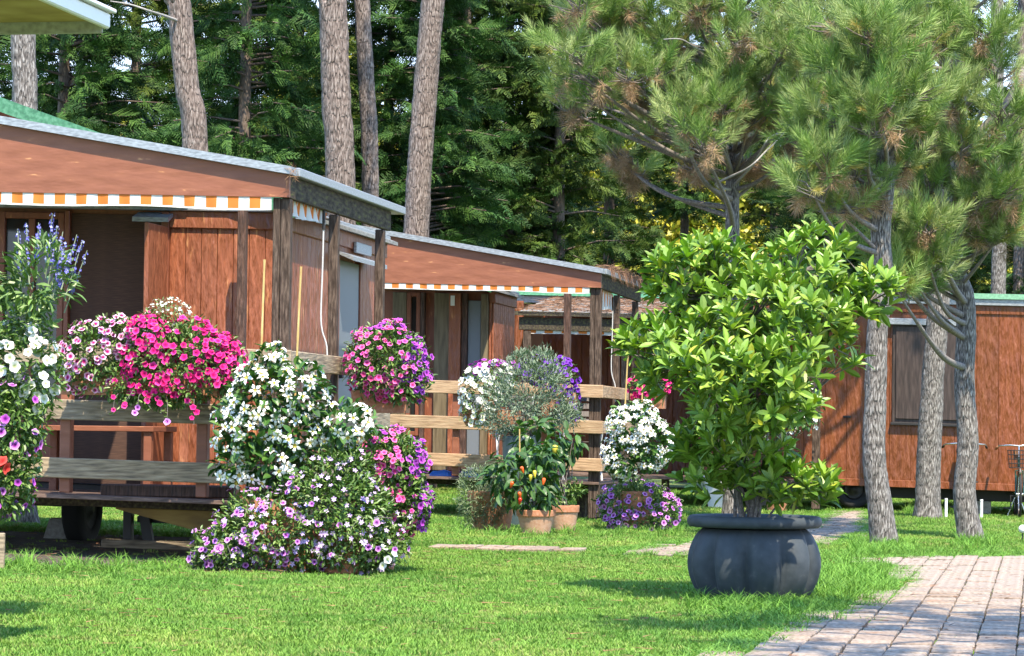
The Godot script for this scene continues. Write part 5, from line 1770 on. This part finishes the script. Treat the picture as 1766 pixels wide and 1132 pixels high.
func local(base: Vector3, u: float, v: float, w: float) -> Vector3:      # a point of a cabin's frame, falling with the plot
	var p := base + Vector3(u * cos(YAW) + w * sin(YAW), v, u * sin(YAW) - w * cos(YAW))
	p.y -= SLOPE * (u * cos(YAW) + w * sin(YAW))
	return p

func build_small() -> void:
	var p1 := Vector3(-1.60, gh(-1.60), -20.6)
	var p2 := Vector3(.99, gh(.99), -32.4)
	# awning cranks hanging from the verandas
	for e in [[p1, "long pale awning crank hanging beside the first veranda's middle post", 1.15, 2.60, 1.55], [p2, "pale awning crank hanging beside the second veranda's corner", 1.15, 2.55, 1.5]]:
		var a := local(e[0], -.03, e[3], e[2])
		var t := thing("awning_crank", e[1], "crank", a)
		var m := MB.new()
		var dn: float = e[4] - e[3]
		var pth := smooth_path([Vector3(0, 0, 0), Vector3(-.005, dn * .4, 0), Vector3(-.012, dn * .72, 0), Vector3(.0, dn * .84, 0), Vector3(.035, dn * .95, 0), Vector3(.04, dn * 1.12, 0)], .05)
		var rr := []
		for k in pth.size(): rr.append(.0065)
		m.tube(pth, rr, 8)
		obj("rod", m, plain(C(.5, .49, .47), .4), t)
		m = MB.new()
		m.tube([Vector3(0, .03, 0), Vector3(0, -.12, 0)], [.013, .013], 8)
		obj("hook", m, M.dark_metal, t)
	# table and boards on the first veranda
	var o := local(p1, -1.65, .455, .85)
	var t := thing("garden_table", "low orange-brown wooden table behind the first veranda's rails", "table", o, -YAW)
	var m := MB.new()
	m.bx(Vector3(-.55, .46, -.3), Vector3(.5, .50, .3)); obj("table_top", m, M.ply, t)
	for s in [[-1, -1], [1, -1], [-1, 1], [1, 1]]:
		m = MB.new()
		m.bx(Vector3(s[0] * .45 - .03, 0, s[1] * .25 - .03), Vector3(s[0] * .45 + .03, .459, s[1] * .25 + .03))
		obj("leg", m, M.ply, t)
	for k in 4:
		o = local(p1, -.98 + k * .15, .455, .75)
		var st := tag(put("upright_board", BoxMesh.new()), "upright orange-brown board standing behind the first veranda's rails", "board", "upright boards on the first veranda")
		m = MB.new()
		m.bx(Vector3(-.033, 0, -.012), Vector3(.033, .98, .012), .004)
		st.mesh = m.mesh(M.plank[k % 5])
		st.position = o; st.rotation = Vector3(-.05, -YAW, 0)
	o = local(p1, -.95, .455, .35)
	m = MB.new()
	m.bx(Vector3(-.5, 0, -.1), Vector3(.5, .09, .1), .01)
	var bn := tag(obj("low_step", m, M.post_brown), "flat dark wooden step lying on the first veranda's deck", "step")
	bn.position = o; bn.rotation.y = -YAW
	# chairs on the second veranda
	for k in 2:
		o = local(p2, -.35 - k * .75, .455, .9)
		t = thing("garden_chair", ["pale-framed folding chair behind the second veranda's corner post", "pale-framed folding chair behind the grey-leaved shrub"][k], "chair", o, -YAW + .3)
		for s in [-1, 1]:
			m = MB.new()
			m.tube([Vector3(s * .22, 0, .2), Vector3(s * .22, .45, -.1), Vector3(s * .22, 1.0, -.3)], [.012, .012, .012], 6)
			m.tube([Vector3(s * .22, 0, -.22), Vector3(s * .22, .6, .22), Vector3(s * .22, .62, -.12)], [.012, .012, .012], 6)
			obj("side_frame", m, M.white_metal, t)
		for j in 5:
			m = MB.new()
			m.bx(Vector3(-.21, .43, -.12 + j * .075), Vector3(.21, .445, -.06 + j * .075)); obj("seat_slat", m, M.shutter, t)
			m = MB.new()
			m.box(Vector3(0, .58 + j * .09, -.15 - j * .033), Vector3(.21, .035, .008), .003, Basis(Vector3.RIGHT, -.35)); obj("back_slat", m, M.shutter, t)
	# clogs on the deck edge
	var cl := [[757, M.blue, "bright blue clog on the second veranda's deck edge"], [779, M.purple, "purple clog beside the blue one on the deck edge"], [803, M.blue, "darker blue clog half hidden by the rosemary"]]
	for e in cl:
		var q := at(e[0], 806, 32.62)
		var u: float = (q.x - p2.x) / cos(YAW)
		o = local(p2, u, .456, .1)
		m = MB.new()
		var rows := [[-.13, .03, .03], [-.10, .042, .055], [-.03, .043, .06], [.04, .045, .075], [.10, .04, .06], [.13, .02, .03]]
		var pts := []
		for r in rows:
			var ring := []
			for j in 9:
				var a := PI * j / 8
				ring.append(Vector3(cos(a) * r[1], .004 + sin(a) * r[2], r[0]))
			pts.append(ring)
		for r in pts.size() - 1:
			for j in 8: m.poly([pts[r][j], pts[r][j + 1], pts[r + 1][j + 1], pts[r + 1][j]], pts[r][j] + pts[r][j + 1] - Vector3(0, .02, 0) * 2 - Vector3(0, 0, pts[r][j].z * 2))
		m.poly(pts[0], Vector3(0, 0, -1)); m.poly(pts[5], Vector3(0, 0, 1))
		var sh := tag(obj("clog", m, e[1]), e[2], "shoe", "clogs on the deck")
		sh.position = o; sh.rotation.y = 1.2
	# sleeper, concrete block and stake under and beside the first cabin
	m = MB.new()
	m.bx(Vector3(-.55, 0, -.07), Vector3(.55, .07, .07), .01)
	var sl := tag(obj("timber_sleeper", m, M.rail_grey[1]), "grey timber sleeper lying on bare earth under the first cabin", "timber")
	o = gd(300, 22.6); sl.position = o; sl.rotation.y = -.1; sl.rotation.z = -.02
	m = MB.new()
	m.prism([Vector3(-.1, 0, 0), Vector3(.1, 0, 0), Vector3(.05, .17, 0), Vector3(-.05, .17, 0)], Vector3(0, 0, -.2))
	var bk := tag(obj("wheel_chock", m, M.concrete), "pale wedge block beside the first cabin's wheel", "block")
	bk.position = gd(98, 23.9)
	m = MB.new()
	m.bx(Vector3(-.12, 0, -.02), Vector3(.0, .25, .02), .006)
	var wk := tag(obj("timber_stub", m, M.rail_grey[0]), "short weathered board end standing at the lawn's left edge", "board")
	wk.position = gp(7, 986)
	# bicycles by the rust-red cabin
	bicycle("green bicycle with wire basket leaning by the rust-red cabin", gd(1756, 40.6), -.12, true, M.bike_green)
	bicycle("dark bicycle parked behind the scarred pine trunk", gd(1664, 40.4), -.12, false, M.dark_metal)
	for px in [1633, 1694]:
		m = MB.new()
		m.tube([Vector3.ZERO, Vector3(0, .26, 0)], [.02, .02], 10)
		m.tube([Vector3(0, .25, 0), Vector3(0, .27, 0)], [.024, .02], 10)
		var ps := tag(obj("steel_peg", m, M.white_metal), "short bright steel peg at the foot of the rust-red cabin", "post", "steel pegs by the bicycle")
		ps.position = gd(px, 38.9)
	o = gp(1764, 935)
	t = thing("globe_light", "small white globe light on a stalk in the grass", "lamp", o)
	m = MB.new()
	m.tube([Vector3.ZERO, Vector3(0, .10, 0)], [.008, .008], 6); obj("stalk", m, M.dark_metal, t)
	m = MB.new()
	var gpf := []
	for k in 13: gpf.append(Vector2(sin(PI * k / 12.0) * .045, .135 - cos(PI * k / 12.0) * .045))
	m.lathe(Vector3.ZERO, gpf, 20); obj("globe", m, M.white, t)

# ----------------------------------------------------------------
func _ready() -> void:
	rng.seed = 20240
	var cam := Camera3D.new()
	cam.name = "camera"
	cam.fov = rad_to_deg(2 * atan(566.0 / F))
	cam.transform = Transform3D(cam_basis, EYE)
	cam.near = .1; cam.far = 600
	add_child(cam)
	cam.current = true
	var env := Environment.new()
	env.background_mode = Environment.BG_SKY
	var sky := Sky.new()
	var sm := ProceduralSkyMaterial.new()
	sm.sky_top_color = Color(.42, .56, .76); sm.sky_horizon_color = Color(.80, .85, .88)
	sm.ground_bottom_color = Color(.12, .14, .08); sm.ground_horizon_color = Color(.55, .62, .55)
	sm.sky_curve = .12
	sky.sky_material = sm
	env.sky = sky
	env.background_energy_multiplier = 1.9
	env.tonemap_mode = Environment.TONE_MAPPER_LINEAR
	env.tonemap_exposure = 2.4
	env.sdfgi_enabled = true; env.ssao_enabled = true; env.ssil_enabled = true
	var we := WorldEnvironment.new()
	we.name = "environment"
	we.environment = env
	add_child(we)
	var sun := DirectionalLight3D.new()
	sun.name = "sun"
	sun.light_energy = 1.5
	sun.light_color = Color(1, .95, .86)
	sun.light_angular_distance = .5
	sun.shadow_enabled = true
	add_child(sun)
	sun.look_at_from_position(Vector3.ZERO, -Vector3(.15, .85, .50))
	make_materials()
	build_ground()
	build_cabins()
	print("cabins ", Time.get_ticks_msec())
	build_pines()
	print("pines ", Time.get_ticks_msec())
	build_backdrop()
	print("backdrop ", Time.get_ticks_msec())
	build_shrub()
	build_flowers()
	print("flowers ", Time.get_ticks_msec())
	build_small()
	build_grass()
	print("grass ", Time.get_ticks_msec())
